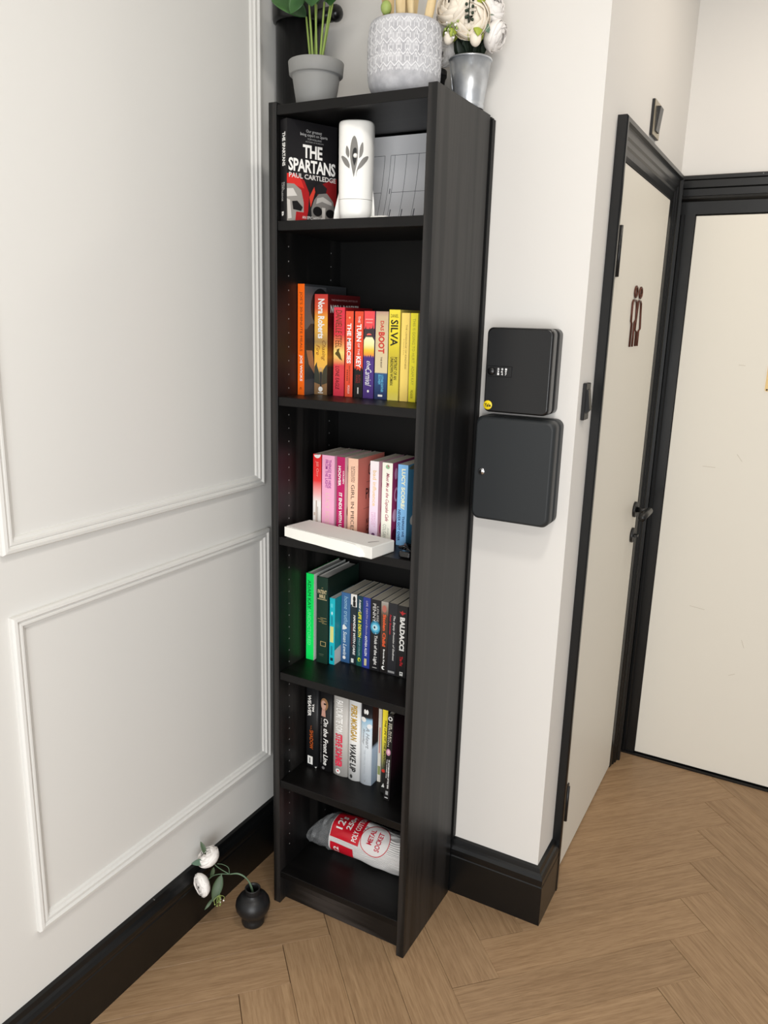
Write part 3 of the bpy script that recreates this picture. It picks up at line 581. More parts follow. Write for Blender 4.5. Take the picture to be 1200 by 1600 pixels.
shelf_book(5, .296, .3125, .070, .242, .150, 'black leaning hardback with maroon cover at the right of the fifth shelf', 'hardback_book', tilt=1.4, spine=(24, 22, 23), front=ramp([(0, (22, 14, 18)), (.3, (52, 18, 34)), (.6, (40, 16, 26)), (.8, (16, 12, 14)), (1, (14, 12, 13))], .242), hard=True,
    texts=[('SIR ALEX\nFERGUSON', .10, .37, .2, .8, (222, 218, 200)), ('MY AUTOBIOGRAPHY OF THE YEAR', .52, .86, .5, .76, (226, 226, 224), BB), ('THE NUMBER ONE', .52, .74, .2, .36, (200, 200, 198), BB)],
    decals=[(circ(.45, .05, .36, .025), (226, 226, 222)), (circ(.45, .05, .2, .014), (24, 22, 23)), (circ(.42, .435, .38, .04), (196, 140, 166)), (circ(.46, .43, .2, .022), (232, 190, 200)), (R4(.3, .75, .89, .935), (150, 150, 150)), (R4(.2, .75, .965, .975), (200, 200, 200))],
    ctexts=[('SIR', .66, .78, .55, .95, (190, 150, 70)), ('TEAM', .82, .9, .55, .95, (200, 196, 190))])

# --- top shelf: the book turned to show its cover
sp = thing('paperback_book', 'black paperback with red helmets turned cover-out on the top shelf', 'book', (0.0415, 0.010, SH[0]+0.0003), 0)
ang = radians(66)
sp.rotation_euler = (0, 0, ang-pi/2)
bw = 0.027
# local frame: +x is the cover side, +y runs along the cover away from the spine
sp.location = (0.0475-bw*cos(ang-pi/2), 0.0015-bw*sin(ang-pi/2), SH[0]+0.0003)
build_book(sp, '', bw, 0.2075, 0.130, (28, 27, 29), (24, 23, 26), texts=[('THE SPARTANS', .125, .455, .3, .78, WH, BB), ('PAUL\nCARTLEDGE', .615, .80, .2, .66, (220, 220, 216)), ('B', .905, .95, .2, .5, WH, BB)],
    cdecals=[([(0, .53), (.16, .52), (.34, .58), (.44, .7), (.42, .88), (.38, 1), (0, 1)], (168, 22, 26)), ([(0, .53), (.14, .525), (.28, .58), (.34, .66), (0, .62)], (214, 44, 38)), ([(0, .63), (.14, .625), (.28, .68), (.33, .8), (.33, .9), (.18, .9), (.16, 1), (0, 1)], (150, 146, 140)), ([(.0, .68), (.12, .67), (.2, .74), (0, .76)], (214, 210, 204)), ([(.1, .8), (.2, .79), (.31, .85), (.28, .89), (.12, .88)], (16, 15, 16)), ([(.0, .78), (.06, .79), (.09, .97), (.02, .98)], (206, 202, 196)),
             ([(.6, .62), (.95, .52), (1, .52), (1, .8), (.6, .8)], (128, 20, 24)), ([(.44, .74), (.54, .63), (.56, .68), (.47, .84)], (208, 60, 44)), ([(.54, .76), (.64, .69), (.8, .68), (.93, .76), (.98, .9), (.97, 1), (.5, 1), (.48, .86)], (124, 120, 116)), ([(.6, .74), (.72, .72), (.9, .77), (.9, .8), (.7, .77), (.58, .8)], (180, 176, 170)), (circ(.61, .875, .095, .05), (16, 15, 16)), (circ(.87, .885, .09, .045), (16, 15, 16)), ([(.70, .83), (.77, .83), (.76, 1), (.71, 1)], (196, 192, 186)), ([(.58, .62), (.68, .58), (.8, .63), (.78, .68), (.6, .7)], (34, 30, 32))],
    ctexts=[('Our greatest\nliving expert on Sparta', .075, .15, .26, .80, (200, 200, 200), {'align': 'CENTER'}), ('TOM HOLLAND', .158, .175, .4, .68, (186, 186, 186)), ('AUTHOR OF RUBICON', .188, .2, .36, .72, (180, 180, 180)), ('THE', .225, .355, .31, .70, WH, {'bold': .03, 'sp': .95}), ('SPARTANS', .37, .50, .03, .97, WH, {'bold': .03, 'sp': .95}), ('PAUL CARTLEDGE', .515, .565, .04, .98, (220, 216, 212), B_), ('AN EPIC HISTORY', .935, .965, .3, .75, WH)])

# ------------------------------------------------------------------ air freshener dispenser on the top shelf
M_wplastic = mat('white_plastic', (240, 239, 234), 0.32, 0, 0.5)
dp = thing('air_freshener', 'white plastic air freshener dispenser with grey lotus emblem', 'dispenser', (0.1835, 0.068, SH[0]+0.0003), radians(22))
def sup(a, rx, ry, p=2.6):
    c, s = cos(a), sin(a); return (rx*abs(c)**(2/p)*(1 if c >= 0 else -1), ry*abs(s)**(2/p)*(1 if s >= 0 else -1))
def superloft(name, secs, m, parent, seg=96, p=2.6):
    v, f = [], []
    for (z, rx, ry) in secs:
        for k in range(seg): x, y = sup(2*pi*k/seg, rx, ry, p); v.append((x, y, z))
    for i in range(len(secs)-1):
        for k in range(seg): k2 = (k+1) % seg; f.append((i*seg+k, i*seg+k2, (i+1)*seg+k2, (i+1)*seg+k))
    b = len(v); v += v[:seg]+v[(len(secs)-1)*seg:len(secs)*seg]
    f.append(tuple(range(b, b+seg))[::-1]); f.append(tuple(range(b+seg, b+2*seg)))
    return pyd(name, v, f, m, parent, True)
superloft('lower_body', [(0, .032, .028), (.003, .0345, .0305), (.02, .0360, .0325), (.0425, .0368, .0335)], M_wplastic, dp)
superloft('upper_body', [(.0433, .0368, .0335), (.10, .0375, .0342), (.186, .0380, .0345), (.1945, .0378, .0342), (.1980, .0365, .033), (.1995, .034, .030), (.1999, .02, .016)], M_wplastic, dp)
def on_disp(x, z, e=0.0005):
    rx, ry = .0377, .0344; y = -ry*(max(0.0, 1-abs(x/rx)**2.6))**(1/2.6); return (x, y-e, z)
def leaf_poly(pts, c, j=0):
    n = 14; P = catmull([(p[0], p[1], 0) for p in pts]+[(pts[0][0], pts[0][1], 0)], 4)[:-1]
    bm = bmesh.new(); bm.faces.new([bm.verts.new((p.x*.036, 0, .128+p.y*.04)) for p in P])
    bmesh.ops.triangulate(bm, faces=list(bm.faces)); bmesh.ops.subdivide_edges(bm, edges=list(bm.edges), cuts=3, use_grid_fill=True)
    for q in bm.verts: q.co = Vector(on_disp(q.co.x, q.co.z, 0.0006+.0002*j))
    bmo('emblem_petal', bm, pm(c), dp)
pyd('back_plate', [(x, y, z) for y in (.002, .008) for x, z in ((-.050, 0), (-.0475, .022), (-.042, .045), (-.037, .065), (.037, .065), (.041, .03), (.042, 0))], [tuple(range(7)), tuple(range(13, 6, -1))]+[(k, 7+k, 7+(k+1) % 7, (k+1) % 7) for k in range(7)], M_wplastic, dp)
GY = (122, 120, 116)
leaf_poly([(0, -1.05), (-.17, -.4), (-.24, .2), (-.16, .75), (0, .98), (.16, .75), (.24, .2), (.17, -.4)], GY)
leaf_poly([(.02, -.5), (-.1, -.1), (-.06, .3), (.06, .4), (.16, .3), (.14, -.2)], (18, 18, 18), 1)
leaf_poly([(-.26, -.62), (-.55, -.42), (-.78, -.05), (-.7, .02), (-.42, -.15), (-.26, -.42)], GY)
leaf_poly([(.12, -1.1), (.2, -.62), (.48, -.15), (.8, .02), (.76, -.2), (.45, -.55), (.22, -.72)], GY)
leaf_poly([(-.34, -.1), (-.5, .15), (-.46, .5), (-.32, .32), (-.28, .05)], GY)
leaf_poly([(.3, -.12), (.34, .4), (.5, .68), (.54, .3), (.46, .02)], GY)
sb = pyd('sensor', [], [], M_wplastic, dp); bpy.data.objects.remove(sb)
bm = bmesh.new(); bmesh.ops.create_uvsphere(bm, u_segments=16, v_segments=8, radius=.0048); sb = bmo('sensor_eye', bm, M_wplastic, dp, True); sb.location = on_disp(.003, .1285, 0.001)
# printed sheets leaning on the back of the top shelf
M_paper = mat('white_paper', (226, 226, 228), 0.7, 0, 0.2)
def sheet(name, label, x0, x1, y0, lean, hgt, lines, off):
    t = thing(name, label, 'paper', (0, 0, 0))
    def S(a, z, e=0.0):      # a metres along, z metres up the sheet
        k = z/hgt
        yy = y0+lean*(1-(1-k)**2); zz = SH[0]+0.0008+z*0.985
        return (x0+a, yy-e, zz)
    n = 12; v, f = [], []; w = x1-x0
    for e in (0.0, -0.0008):
        for i in range(n+1): z = hgt*i/n; v.append(S(0, z, e)); v.append(S(w, z, e))
    for i in range(n): f.append((2*i, 2*i+1, 2*i+3, 2*i+2)); q = 2*(n+1); f.append((q+2*i, q+2*i+2, q+2*i+3, q+2*i+1)); f.append((2*i, 2*i+2, q+2*i+2, q+2*i)); f.append((2*i+1, q+2*i+1, q+2*i+3, 2*i+3))
    q = 2*(n+1); f.append((0, q, q+1, 1)); f.append((2*n, 2*n+1, q+2*n+1, q+2*n))
    pyd('sheet', v, f, M_paper, t)
    mk = pm((70, 72, 80)); v, f = [], []
    for (a0, z0, a1, z1, th) in lines:
        m_ = 8
        for i in range(m_):
            za, zb = z0+(z1-z0)*i/m_, z0+(z1-z0)*(i+1)/m_; aa, ab = a0+(a1-a0)*i/m_, a0+(a1-a0)*(i+1)/m_
            b = len(v)
            if abs(z1-z0) > abs(a1-a0): v += [S(aa-th, za, .0004), S(aa+th, za, .0004), S(ab+th, zb, .0004), S(ab-th, zb, .0004)]
            else: v += [S(aa, za-th, .0004), S(ab, zb-th, .0004), S(ab, zb+th, .0004), S(aa, za+th, .0004)]
            f.append((b, b+1, b+2, b+3))
    pyd('printed_grid', v, f, mk, t)
TH = 0.00045
LN = []
for a in (.005, .036): LN.append((a, .0, a, .170, TH))
LN += [(.005, .170, .036, .170, TH), (.005, .085, .036, .085, TH)]
for a in (.052, .063, .094, .126, .158): LN.append((a, .0, a, .170, TH))
LN += [(.052, .170, .158, .170, TH), (.063, .085, .158, .085, TH), (.058, .082, .058, .094, .0009), (.003, .078, .003, .1, .001)]
for a in (.012, .068, .099, .131): LN.append((a, .006, a, .045, .0011))
sheet('printed_sheet', 'white sheets of printed tables leaning at the back of the top shelf', .118, .2795, .205, .045, .213, LN, 0)
# small white cap beside the dispenser
cp = superloft('plastic_tray', [(0, .0195, .019), (.0035, .0215, .021), (.0065, .0215, .021), (.0075, .0195, .019)], M_wplastic, None, 24, 3.5)
cp.location = (.252, .062, SH[0]+.0004); tag(cp, 'small flat white plastic piece right of the dispenser', 'plastic piece')

# ------------------------------------------------------------------ white box and cable on the third shelf
M_card = add_noise(mat('white_card', (226, 225, 220), 0.75, 0, 0.2), 90, 3, 0.1)
M_cardf = mat('white_card_flap', (244, 243, 236), 0.7, 0, 0.2)
wb = thing('white_box', 'flat white cardboard box lying in front of the third shelf books', 'box', (.0355, .0085, SH[2]+.0003), radians(-9.6))
box('box_body', 0, .270, .002, .086, 0, .028, M_card, wb, .0018)
fl_t = [(-.001, -.0012, .0262), (.05, -.0014, .0268), (.10, -.0013, .0274), (.15, -.0016, .0266), (.19, -.0012, .0268), (.222, -.0016, .0262), (.238, -.001, .020), (.250, .0005, .009)]
fl_b = [(-.001, -.0012, .003), (.05, -.0016, .001), (.10, -.0014, .0012), (.15, -.0022, .0006), (.19, -.0020, .0004), (.222, -.0030, .0004), (.238, -.0026, .0006), (.250, .0005, .002)]
vv = fl_t+fl_b+[(x, .0024, z) for x, y, z in fl_t]+[(x, .0024, z) for x, y, z in fl_b]; ff = []
for i in range(7): ff += [(i, 8+i, 9+i, i+1), (16+i, 17+i, 25+i, 24+i), (i, i+1, 17+i, 16+i), (8+i, 24+i, 25+i, 9+i)]
ff += [(0, 16, 24, 8), (7, 15, 31, 23)]
pyd('flap', vv, ff, M_cardf, wb)
pyd('tear_mark', [(.236, .030, .0283), (.239, .028, .0283), (.252, .052, .0283), (.250, .053, .0283)], [(0, 1, 2, 3)], pm((70, 66, 60)), wb)
pyd('crease', [(.012, .0012, .0284), (.09, .004, .0284), (.15, .0012, .0284), (.15, .0005, .0284), (.09, .0034, .0284), (.012, .0004, .0284)], [(0, 1, 2, 3, 4, 5)], pm((150, 146, 138)), wb)
M_cable = mat('black_cable', (12, 12, 13), 0.18, 0, 0.6)
cbm = thing('cable', 'coiled glossy black cable at the right end of the third shelf', 'cable', (0, 0, 0))
zc = SH[2]+.0045
tube('cord', [(.326, .085, zc), (.322, .066, zc+.004), (.334, .050, zc+.010), (.350, .060, zc+.014), (.362, .078, zc+.010), (.352, .090, zc+.003), (.338, .082, zc+.006), (.340, .058, zc+.016), (.356, .040, zc+.012), (.370, .036, zc+.004), (.372, .060, zc), (.366, .086, zc+.003)], .0038, M_cable, cbm, 10, 7)
box('plug', .346, .374, .012, .032, SH[2]+.0006, SH[2]+.016, M_cable, cbm, .004, 2)
tube('plug_cord', [(.358, .032, zc+.005), (.352, .044, zc+.014), (.338, .052, zc+.003), (.330, .075, zc)], .0034, M_cable, cbm, 8, 6)

# ------------------------------------------------------------------ bagged mop head on the bottom shelf
mop = thing('mop_head_pack', 'bagged white cotton mop head with red printed label on the bottom shelf', 'mop head', (0, 0, 0))
M_yarn = mat('white_yarn', (236, 234, 232), 0.55, 0, 0.4); N_, L_, b_ = nodes(M_yarn)
tc_ = N_.new('ShaderNodeTexCoord'); wv_ = N_.new('ShaderNodeTexWave'); mp_ = N_.new('ShaderNodeMapping'); mp_.inputs['Scale'].default_value = (14, 60, 60)
L_.new(tc_.outputs['Object'], mp_.inputs[0]); L_.new(mp_.outputs[0], wv_.inputs['Vector']); wv_.inputs['Scale'].default_value = 1.4; wv_.inputs['Distortion'].default_value = 4; wv_.inputs['Detail'].default_value = 2; wv_.bands_direction = 'Z'
bp_ = N_.new('ShaderNodeBump'); bp_.inputs['Strength'].default_value = 0.55; bp_.inputs['Distance'].default_value = 0.004; L_.new(wv_.outputs['Fac'], bp_.inputs['Height']); L_.new(bp_.outputs[0], b_.inputs['Normal'])
b_.inputs['Coat Weight'].default_value = 0.5; b_.inputs['Coat Roughness'].default_value = 0.2
RB, YBG, ZBG = .053, .170, .1003+.054
def lump(x, a): return 1+.025*sin(40*x+3*a)+.02*sin(5*a+25*x)+.012*sin(9*a-70*x)
def rad(x):
    pts = [(.02, .012), (.045, .030), (.075, .047), (.105, .052), (.30, .053), (.362, .050), (.376, .030)]
    for (x0, r0_), (x1, r1_) in zip(pts, pts[1:]):
        if x <= x1: return r0_+(r1_-r0_)*max(0, (x-x0)/(x1-x0))
    return .03
def bagp(x, a, e=0.0):
    R = rad(x)*lump(x, a)+e; drop = (.053-rad(x))*(.55 if x < .1 else .9)
    return (x, YBG-R*cos(a)-(.03*max(0, (.1-x)/.08)), max(.1004+e*.0, ZBG-drop+R*sin(a)))
def bagshell(name, x0, x1, a0, a1, e, m, nx=26, na=48, closed=False, crumple=0.0):
    v, f = [], []; rnd = random.Random(5)
    for i in range(nx+1):
        for k in range(na+(0 if closed else 1)): v.append(bagp(x0+(x1-x0)*i/nx, a0+(a1-a0)*k/na, e+rnd.uniform(-crumple, crumple)*(i > 0)*(i < nx)))
    w = na if closed else na+1
    for i in range(nx):
        for k in range(na):
            k2 = (k+1) % w; f.append((i*w+k, i*w+k2, (i+1)*w+k2, (i+1)*w+k))
    if closed: f.append(tuple(range(w))); f.append(tuple(nx*w+k for k in range(w))[::-1])
    return pyd(name, v, f, m, mop, not crumple)
bagshell('mop_yarn', .100, .376, 0, 2*pi, 0, M_yarn, 40, 56, True)
M_clear = mat('clear_plastic', (225, 228, 230), 0.12, 0, 0.5); M_clear.node_tree.nodes['Principled BSDF'].inputs['Transmission Weight'].default_value = 0.0
M_clear.node_tree.nodes['Principled BSDF'].inputs['Alpha'].default_value = 0.13

bagshell('clear_bag_end', .022, .103, 0, 2*pi, .0016, M_clear, 8, 16, True, .0035)
M_red = mat('red_film', (206, 26, 44), 0.3, 0, 0.5)
bagshell('red_label', .103, .196, radians(18), radians(120), .0009, M_red, 20, 30)
bagshell('red_label_lower', .106, .180, radians(-42), radians(2), .0009, M_red, 16, 14)
def bagtext(s, x0, x1, a0, a1, c, **k): lettering('bag_lettering', s, lambda a, b: bagp(x1-(x1-x0)*b, radians(a0+(a1-a0)*a), .0018), pm(c), mop, **k)
bagtext('POLY COTTON', .172, .188, 26, 112, WH, bold=.02)
bagtext('250g', .146, .166, 52, 104, WH, bold=.03)
bagtext("12's", .116, .138, 46, 92, WH, bold=.02)
bagtext('METAL', .218, .234, 34, 78, (200, 30, 60), bold=.025)
bagtext('SOCKET', .244, .260, 22, 76, (200, 30, 60), bold=.025)
bagtext('12', .118, .134, -30, -8, WH, bold=.02)
v, f = [], []
for k in range(48):
    a = 2*pi*k/48
    for q in (1.0, .955): v.append(bagp(.240+.044*q*cos(a), radians(50+46*q*sin(a)), .0015))
for k in range(48): k2 = (k+1) % 48; f.append((2*k, 2*k2, 2*k2+1, 2*k+1))
pyd('red_ring', v, f, M_red, mop)
v, f = [bagp(.240, radians(50), .0012)], []
for j in range(1, 7):
    for k in range(48): a = 2*pi*k/48; v.append(bagp(.240+.0435*j/6*cos(a), radians(50+45.5*j/6*sin(a)), .0012))
for k in range(48): f.append((0, 1+k, 1+(k+1) % 48))
for j in range(5):
    for k in range(48): k2 = (k+1) % 48; f.append((1+j*48+k, 1+(j+1)*48+k, 1+(j+1)*48+k2, 1+j*48+k2))
pyd('white_disc', v, f, pm((232, 228, 226), .3), mop, True)

# ------------------------------------------------------------------ things on top of the bookcase
ZT = 2.0203
M_greypot = mat('grey_pot', (140, 140, 138), 0.55, 0, 0.35)
def leaf_mesh(name, base, tip, width, m, parent, bend=0.15, nrm=(0, 0, 1), n=10, wmax=.45, cup=.15, thick=.0006):
    b, t = Vector(base), Vector(tip); ax = t-b; L = ax.length; ax.normalize(); nn = Vector(nrm); nn = (nn-ax*nn.dot(ax)).normalized(); sd = ax.cross(nn)
    v, f = [], []; C_ = 6
    for s in (0, 1):
        for i in range(n+1):
            k = i/n; w = width*0.5*(sin(pi*min(1, k**(math.log(.5)/math.log(wmax))))**.8 if 0 < k < 1 else 0.02)
            for c in range(C_+1):
                q = c/C_*2-1
                v.append(b+ax*L*k+sd*w*q+nn*(bend*L*(sin(pi*k))-cup*w*(1-q*q)-s*thick))
    W_ = C_+1; off = (n+1)*W_
    for i in range(n):
        for c in range(C_):
            a = i*W_+c; f.append((a, a+1, a+W_+1, a+W_)); a += off; f.append((a, a+W_, a+W_+1, a+1))
        for c in (0, C_): a = i*W_+c; f.append((a, a+W_, a+W_+off, a+off))
    return pyd(name, v, f, m, parent, True)
gp = thing('potted_plant', 'grey flowerpot with broad green leaves on the bookcase', 'potted plant', (0.061, 0.093, ZT))
lathe('pot', [(0, 0), (.040, 0), (.042, .002), (.0525, .066), (.0525, .0665), (.0575, .0665), (.0590, .068), (.0612, .0925), (.0602, .094), (.057, .094), (.055, .086), (.053, .076), (0, .076)], 48, M_greypot, gp)
lathe('soil', [(0, .0785), (.05, .078), (.053, .0765)], 24, mat('soil', (40, 32, 26), 0.95), gp)
M_stem = mat('green_stem', (132, 156, 72), 0.45); M_leaf = add_noise(mat('green_leaf', (58, 104, 52), 0.42, 0, 0.4), 14, 3, 0.1, (1, 1, 1), ((34, 72, 34), (66, 108, 54)))
for i, (dx, dy, tx, ty, tz, lx, ly, lz, wd) in enumerate([(-.012, 0, -.030, .005, .19, -.105, -.02, .225, .06), (-.004, -.004, -.014, -.01, .225, -.04, -.05, .30, .06), (.002, 0, -.004, .0, .245, .0, .05, .34, .06), (.006, .003, .02, .0, .21, .075, -.01, .255, .065), (.010, 0, .028, .01, .205, .03, .03, .31, .06), (.004, .006, .034, .02, .235, .11, .05, .30, .06), (-.008, .006, -.02, .03, .22, -.07, .06, .29, .055)]):
    tube('stem', [(dx, dy, .076), ((dx+tx)/2, (dy+ty)/2, .076+(tz-.076)*.5), (tx, ty, tz)], (.0028, .002), M_stem, gp, 8, 5)
    leaf_mesh('leaf', (tx, ty, tz), (lx, ly, lz), wd, M_leaf, gp, .12, (0.2, -.6, .7))
leaf_mesh('leaf', (.012, -.02, .236), (.018, -.045, .188), .05, M_leaf, gp, .1, (.2, -1, .1))
leaf_mesh('leaf', (-.02, -.02, .230), (-.044, -.035, .186), .036, M_leaf, gp, .1, (.2, -1, .1))

# embossed white planter
M_knit = add_noise(mat('planter_concrete', (196, 196, 198), 0.75, 0, 0.25), 50, 4, 0.2, (1, 1, 1), ((168, 168, 172), (192, 192, 195))); M_ridge = mat('planter_ridge', (218, 218, 220), 0.7)
wp_ = thing('planter', 'large round white planter with embossed knit pattern on the bookcase', 'planter', (0.2735, 0.105, ZT))
prof = [(0, 0), (.050, 0), (.055, .003)]
for k in range(1, 8): t = k/8; prof.append((.055+.031*sin(t*pi/2), .003+.034*(1-cos(t*pi/2))*1.0+.002*t))
NR = 64
for k in range(NR+1): t = k/NR; prof.append((.0862+.0012*sin(t*pi)-.004*max(0, t-.75)/.25*.8, .040+.100*t))
prof += [(.0815, .1425), (.080, .1428), (.0765, .141), (.075, .128), (.073, .10), (0, .10)]
prof = [(r*.875, z) for r, z in prof]
NC, SEG = 28, 308
def knit(z, a):
    if z < .034 or z > .137: return 0
    u = (a*NC/(2*pi)) % 1.0; t = abs(u-.5)*2; rowh = .0208
    v = ((z-.034)/rowh + .46*t) % 1.0
    e = 1 if v < .15 else 0
    if e == 0 and .30 < v < .80 and .26 < abs(u-.5) < .36: e = 1
    if e == 0 and .48 < v < .84 and .08 < abs(u-.5) < .17: e = 1
    if e == 0 and .72 < v < .84 and abs(u-.5) < .13: e = 1
    return e
o = lathe('pot', prof, SEG, [M_knit, M_ridge], wp_, rfun=lambda r, z, a, i: r+(.0011*knit(z, a) if 10 <= i <= 10+NR else 0))
for p in o.data.polygons:
    i, k = divmod(p.index, SEG)
    if 10 <= i < 10+NR and knit((prof[i][1]+prof[i+1][1])/2, 2*pi*(k+.5)/SEG): p.material_index = 1
lathe('soil', [(0, .1025), (.06, .102), (.0635, .1005)], 24, mat('soil', (40, 32, 26), 0.95), wp_)
M_straw = add_noise(mat('dried_stalk', (206, 180, 132), 0.7), 30, 3, 0.2, (1, 1, .1), ((184, 156, 108), (222, 200, 156))); M_budg = mat('pale_green_bud', (150, 168, 92), 0.5)
for i, (bx, by, tx, ty, tz, wd) in enumerate([(-.03, -.02, -.05, -.03, .30, .012), (-.02, -.03, -.022, -.05, .32, .016), (-.005, -.03, -.008, -.04, .31, .010), (.008, -.03, .012, -.045, .33, .018), (.02, -.03, .035, -.04, .31, .014), (.03, -.02, .05, -.05, .30, .016), (.045, -.01, .085, -.02, .27, .016), (.0, .02, .0, .05, .33, .014), (-.04, .01, -.07, .02, .30, .012), (.03, .03, .05, .06, .30, .012)]):
    leaf_mesh('dried_stalk', (bx, by, .10), (tx, ty, tz), wd*1.15, M_straw, wp_, (.10 if i % 2 else -.06), (.3+.5*sin(i*2.1), -1, .2*cos(i)), 10, .38+.03*(i % 3), .5*(-1)**i, .0012)
bm = bmesh.new(); bmesh.ops.create_uvsphere(bm, u_segments=14, v_segments=10, radius=.011); bb = bmo('bud', bm, M_budg, wp_, True); bb.location = (-.012, -.062, .158); bb.scale = (1, 1, 1.2)
tube('bud_stem', [(-.005, -.03, .10), (-.01, -.05, .13), (-.012, -.06, .150)], .0022, M_stem, wp_, 8, 4)

# galvanised bucket with artificial flowers
M_galv = add_noise(mat('galvanised_steel', (186, 190, 194), 0.3, 0.75), 26, 4, 0.0, (1, 1, 1), ((186, 190, 195), (216, 220, 224)))
bk = thing('bucket', 'small galvanised metal bucket at the rear of the bookcase top', 'bucket', (0.373, 0.2205, ZT))
lathe('body', [(.0, .006), (.030, .006), (.0305, .0), (.0325, .0), (.0332, .007), (.0320, .011), (.0328, .014), (.0445, .096), (.0435, .096), (.032, .016), (0, .014)], 48, M_galv, bk)
rim = lathe('rim', [(.0438, .0955), (.0458, .0955), (.047, .0972), (.0458, .099), (.0438, .099), (.0438, .0955)], 48, M_galv, bk)
tube('seam', [(-.0286, -.0164, .015), (-.0386, -.0221, .095)], .0009, M_galv, bk, 6, 0)
# black flowerpot half hidden between the planter and the bucket
bkp = thing('flower_pot', 'black flowerpot half hidden between white planter and metal bucket', 'flowerpot', (0.255, 0.2475, ZT))
lathe('pot', [(0, 0), (.034, 0), (.035, .002), (.043, .082), (.0445, .082), (.046, .084), (.046, .095), (.043, .095), (.041, .084), (0, .082)], 36, mat('black_plastic_pot', (17, 17, 18), 0.5), bkp)
lathe('soil', [(0, .0855), (.038, .085), (.0415, .084)], 20, mat('soil', (40, 32, 26), 0.95), bkp)

M_petal = mat('cream_petal', (238, 228, 212), 0.6, 0, 0.3); M_petalw = mat('white_petal', (244, 240, 236), 0.6, 0, 0.3)
M_petal.node_tree.nodes['Principled BSDF'].inputs['Subsurface Weight'].default_value = 0.0
def bloom(name, c, axis, R, m, parent, seed=0, flat=.8):
    """globe of overlapping cupped petals"""
    rnd = random.Random(seed); az = Vector(axis).normalized(); s1 = az.orthogonal().normalized(); s2 = az.cross(s1); c = Vector(c); v, f = [], []
    layers = [(5, 1.0, 12), (5, .97, 30), (5, .92, 46), (5, .85, 60), (4, .76, 72), (3, .64, 80)]
    for li, (n, rad_, top) in enumerate(layers):
        for k in range(n):
            a0 = 2*pi*(k+.37*li)/n+rnd.uniform(-.2, .2); span = 2*pi/n*1.7; rj = rad_*rnd.uniform(.97, 1.03); tp = top+rnd.uniform(-5, 5)
            b = len(v); nu, nv = 8, 7
            for j in range(nv+1):
                q = j/nv
                for i in range(nu+1):
                    p = i/nu*2-1; lat = radians(-85+(tp*(1-.22*p*p*q)+85)*q); ang_ = a0+p*span/2*(.35+.65*sin(pi*min(1, .15+.7*q)))
                    flare = 1+.07*max(0, q-.75)/.25*(1 if li < 4 else .4)+.02*sin(7*ang_+3*li)*q-.03*abs(p)
                    rr_ = R*rj*cos(lat)*flare; zz = R*rj*sin(lat)*flat*flare
                    v.append(c+s1*rr_*cos(ang_)+s2*rr_*sin(ang_)+az*zz)
            for j in range(nv):
                for i in range(nu):
                    a = b+j*(nu+1)+i; f.append((a, a+1, a+nu+2, a+nu+1))
    o = pyd(name, v, f, m, parent, True)
    md = o.modifiers.new('thickness', 'SOLIDIFY'); md.thickness = .0004
    return o
def ball(name, c, r, m, parent, sc=(1, 1, 1), rot=(0, 0, 0), seg=14):
    bm = bmesh.new(); bmesh.ops.create_uvsphere(bm, u_segments=seg, v_segments=max(6, seg//2+2), radius=r); o = bmo(name, bm, m, parent, True); o.location = c; o.scale = sc; o.rotation_euler = rot; return o
fb = thing('flower_bouquet', 'artificial cream ranunculus bouquet standing in the metal bucket', 'flowers', (0, 0, 0))
BC_ = Vector((.373, .2205, 2.075))
M_dstem = mat('dark_green_stem', (34, 52, 34), 0.5); M_dleaf = mat('grey_green_leaf', (92, 118, 100), 0.5); M_dkleaf = mat('dark_green_leaf', (26, 38, 26), 0.5)
blooms = [((.356, .168, 2.208), (-.25, -.8, .35), .041, M_petal), ((.388, .176, 2.182), (.25, -.75, -.15), .039, M_petal), ((.410, .222, 2.216), (.7, -.3, .5), .034, M_petalw), ((.427, .222, 2.158), (.85, .1, -.35), .030, M_petalw), ((.302, .246, 2.146), (-.3, -.8, -.2), .027, M_petalw), ((.318, .205, 2.196), (-.6, -.6, .2), .030, M_petalw), ((.372, .215, 2.262), (.1, -.3, 1), .042, M_petal), ((.335, .235, 2.250), (-.5, -.1, .9), .038, M_petalw), ((.405, .200, 2.258), (.5, -.4, .8), .036, M_petal), ((.375, .262, 2.215), (.2, .6, .7), .034, M_petalw)]
for i, (c, ax, R_, m_) in enumerate(blooms):
    bloom('bloom', c, ax, R_, m_, fb, i, .8)
    cb_ = Vector(c)-Vector(ax).normalized()*R_*.55
    lx = min(max(cb_.x, .352), .394); ly = min(max(cb_.y, .205), .236)
    tube('stem', [cb_, ((cb_.x+lx)/2+.004, (cb_.y+ly)/2+.006, min(cb_.z, 2.16)), (lx*.6+.373*.4, ly*.6+.2205*.4, 2.125), (lx*.3+.373*.7, .2205, 2.045)], .0022, M_dstem, fb, 6, 5)
M_cap = mat('lime_sepal', (160, 174, 60), 0.5)
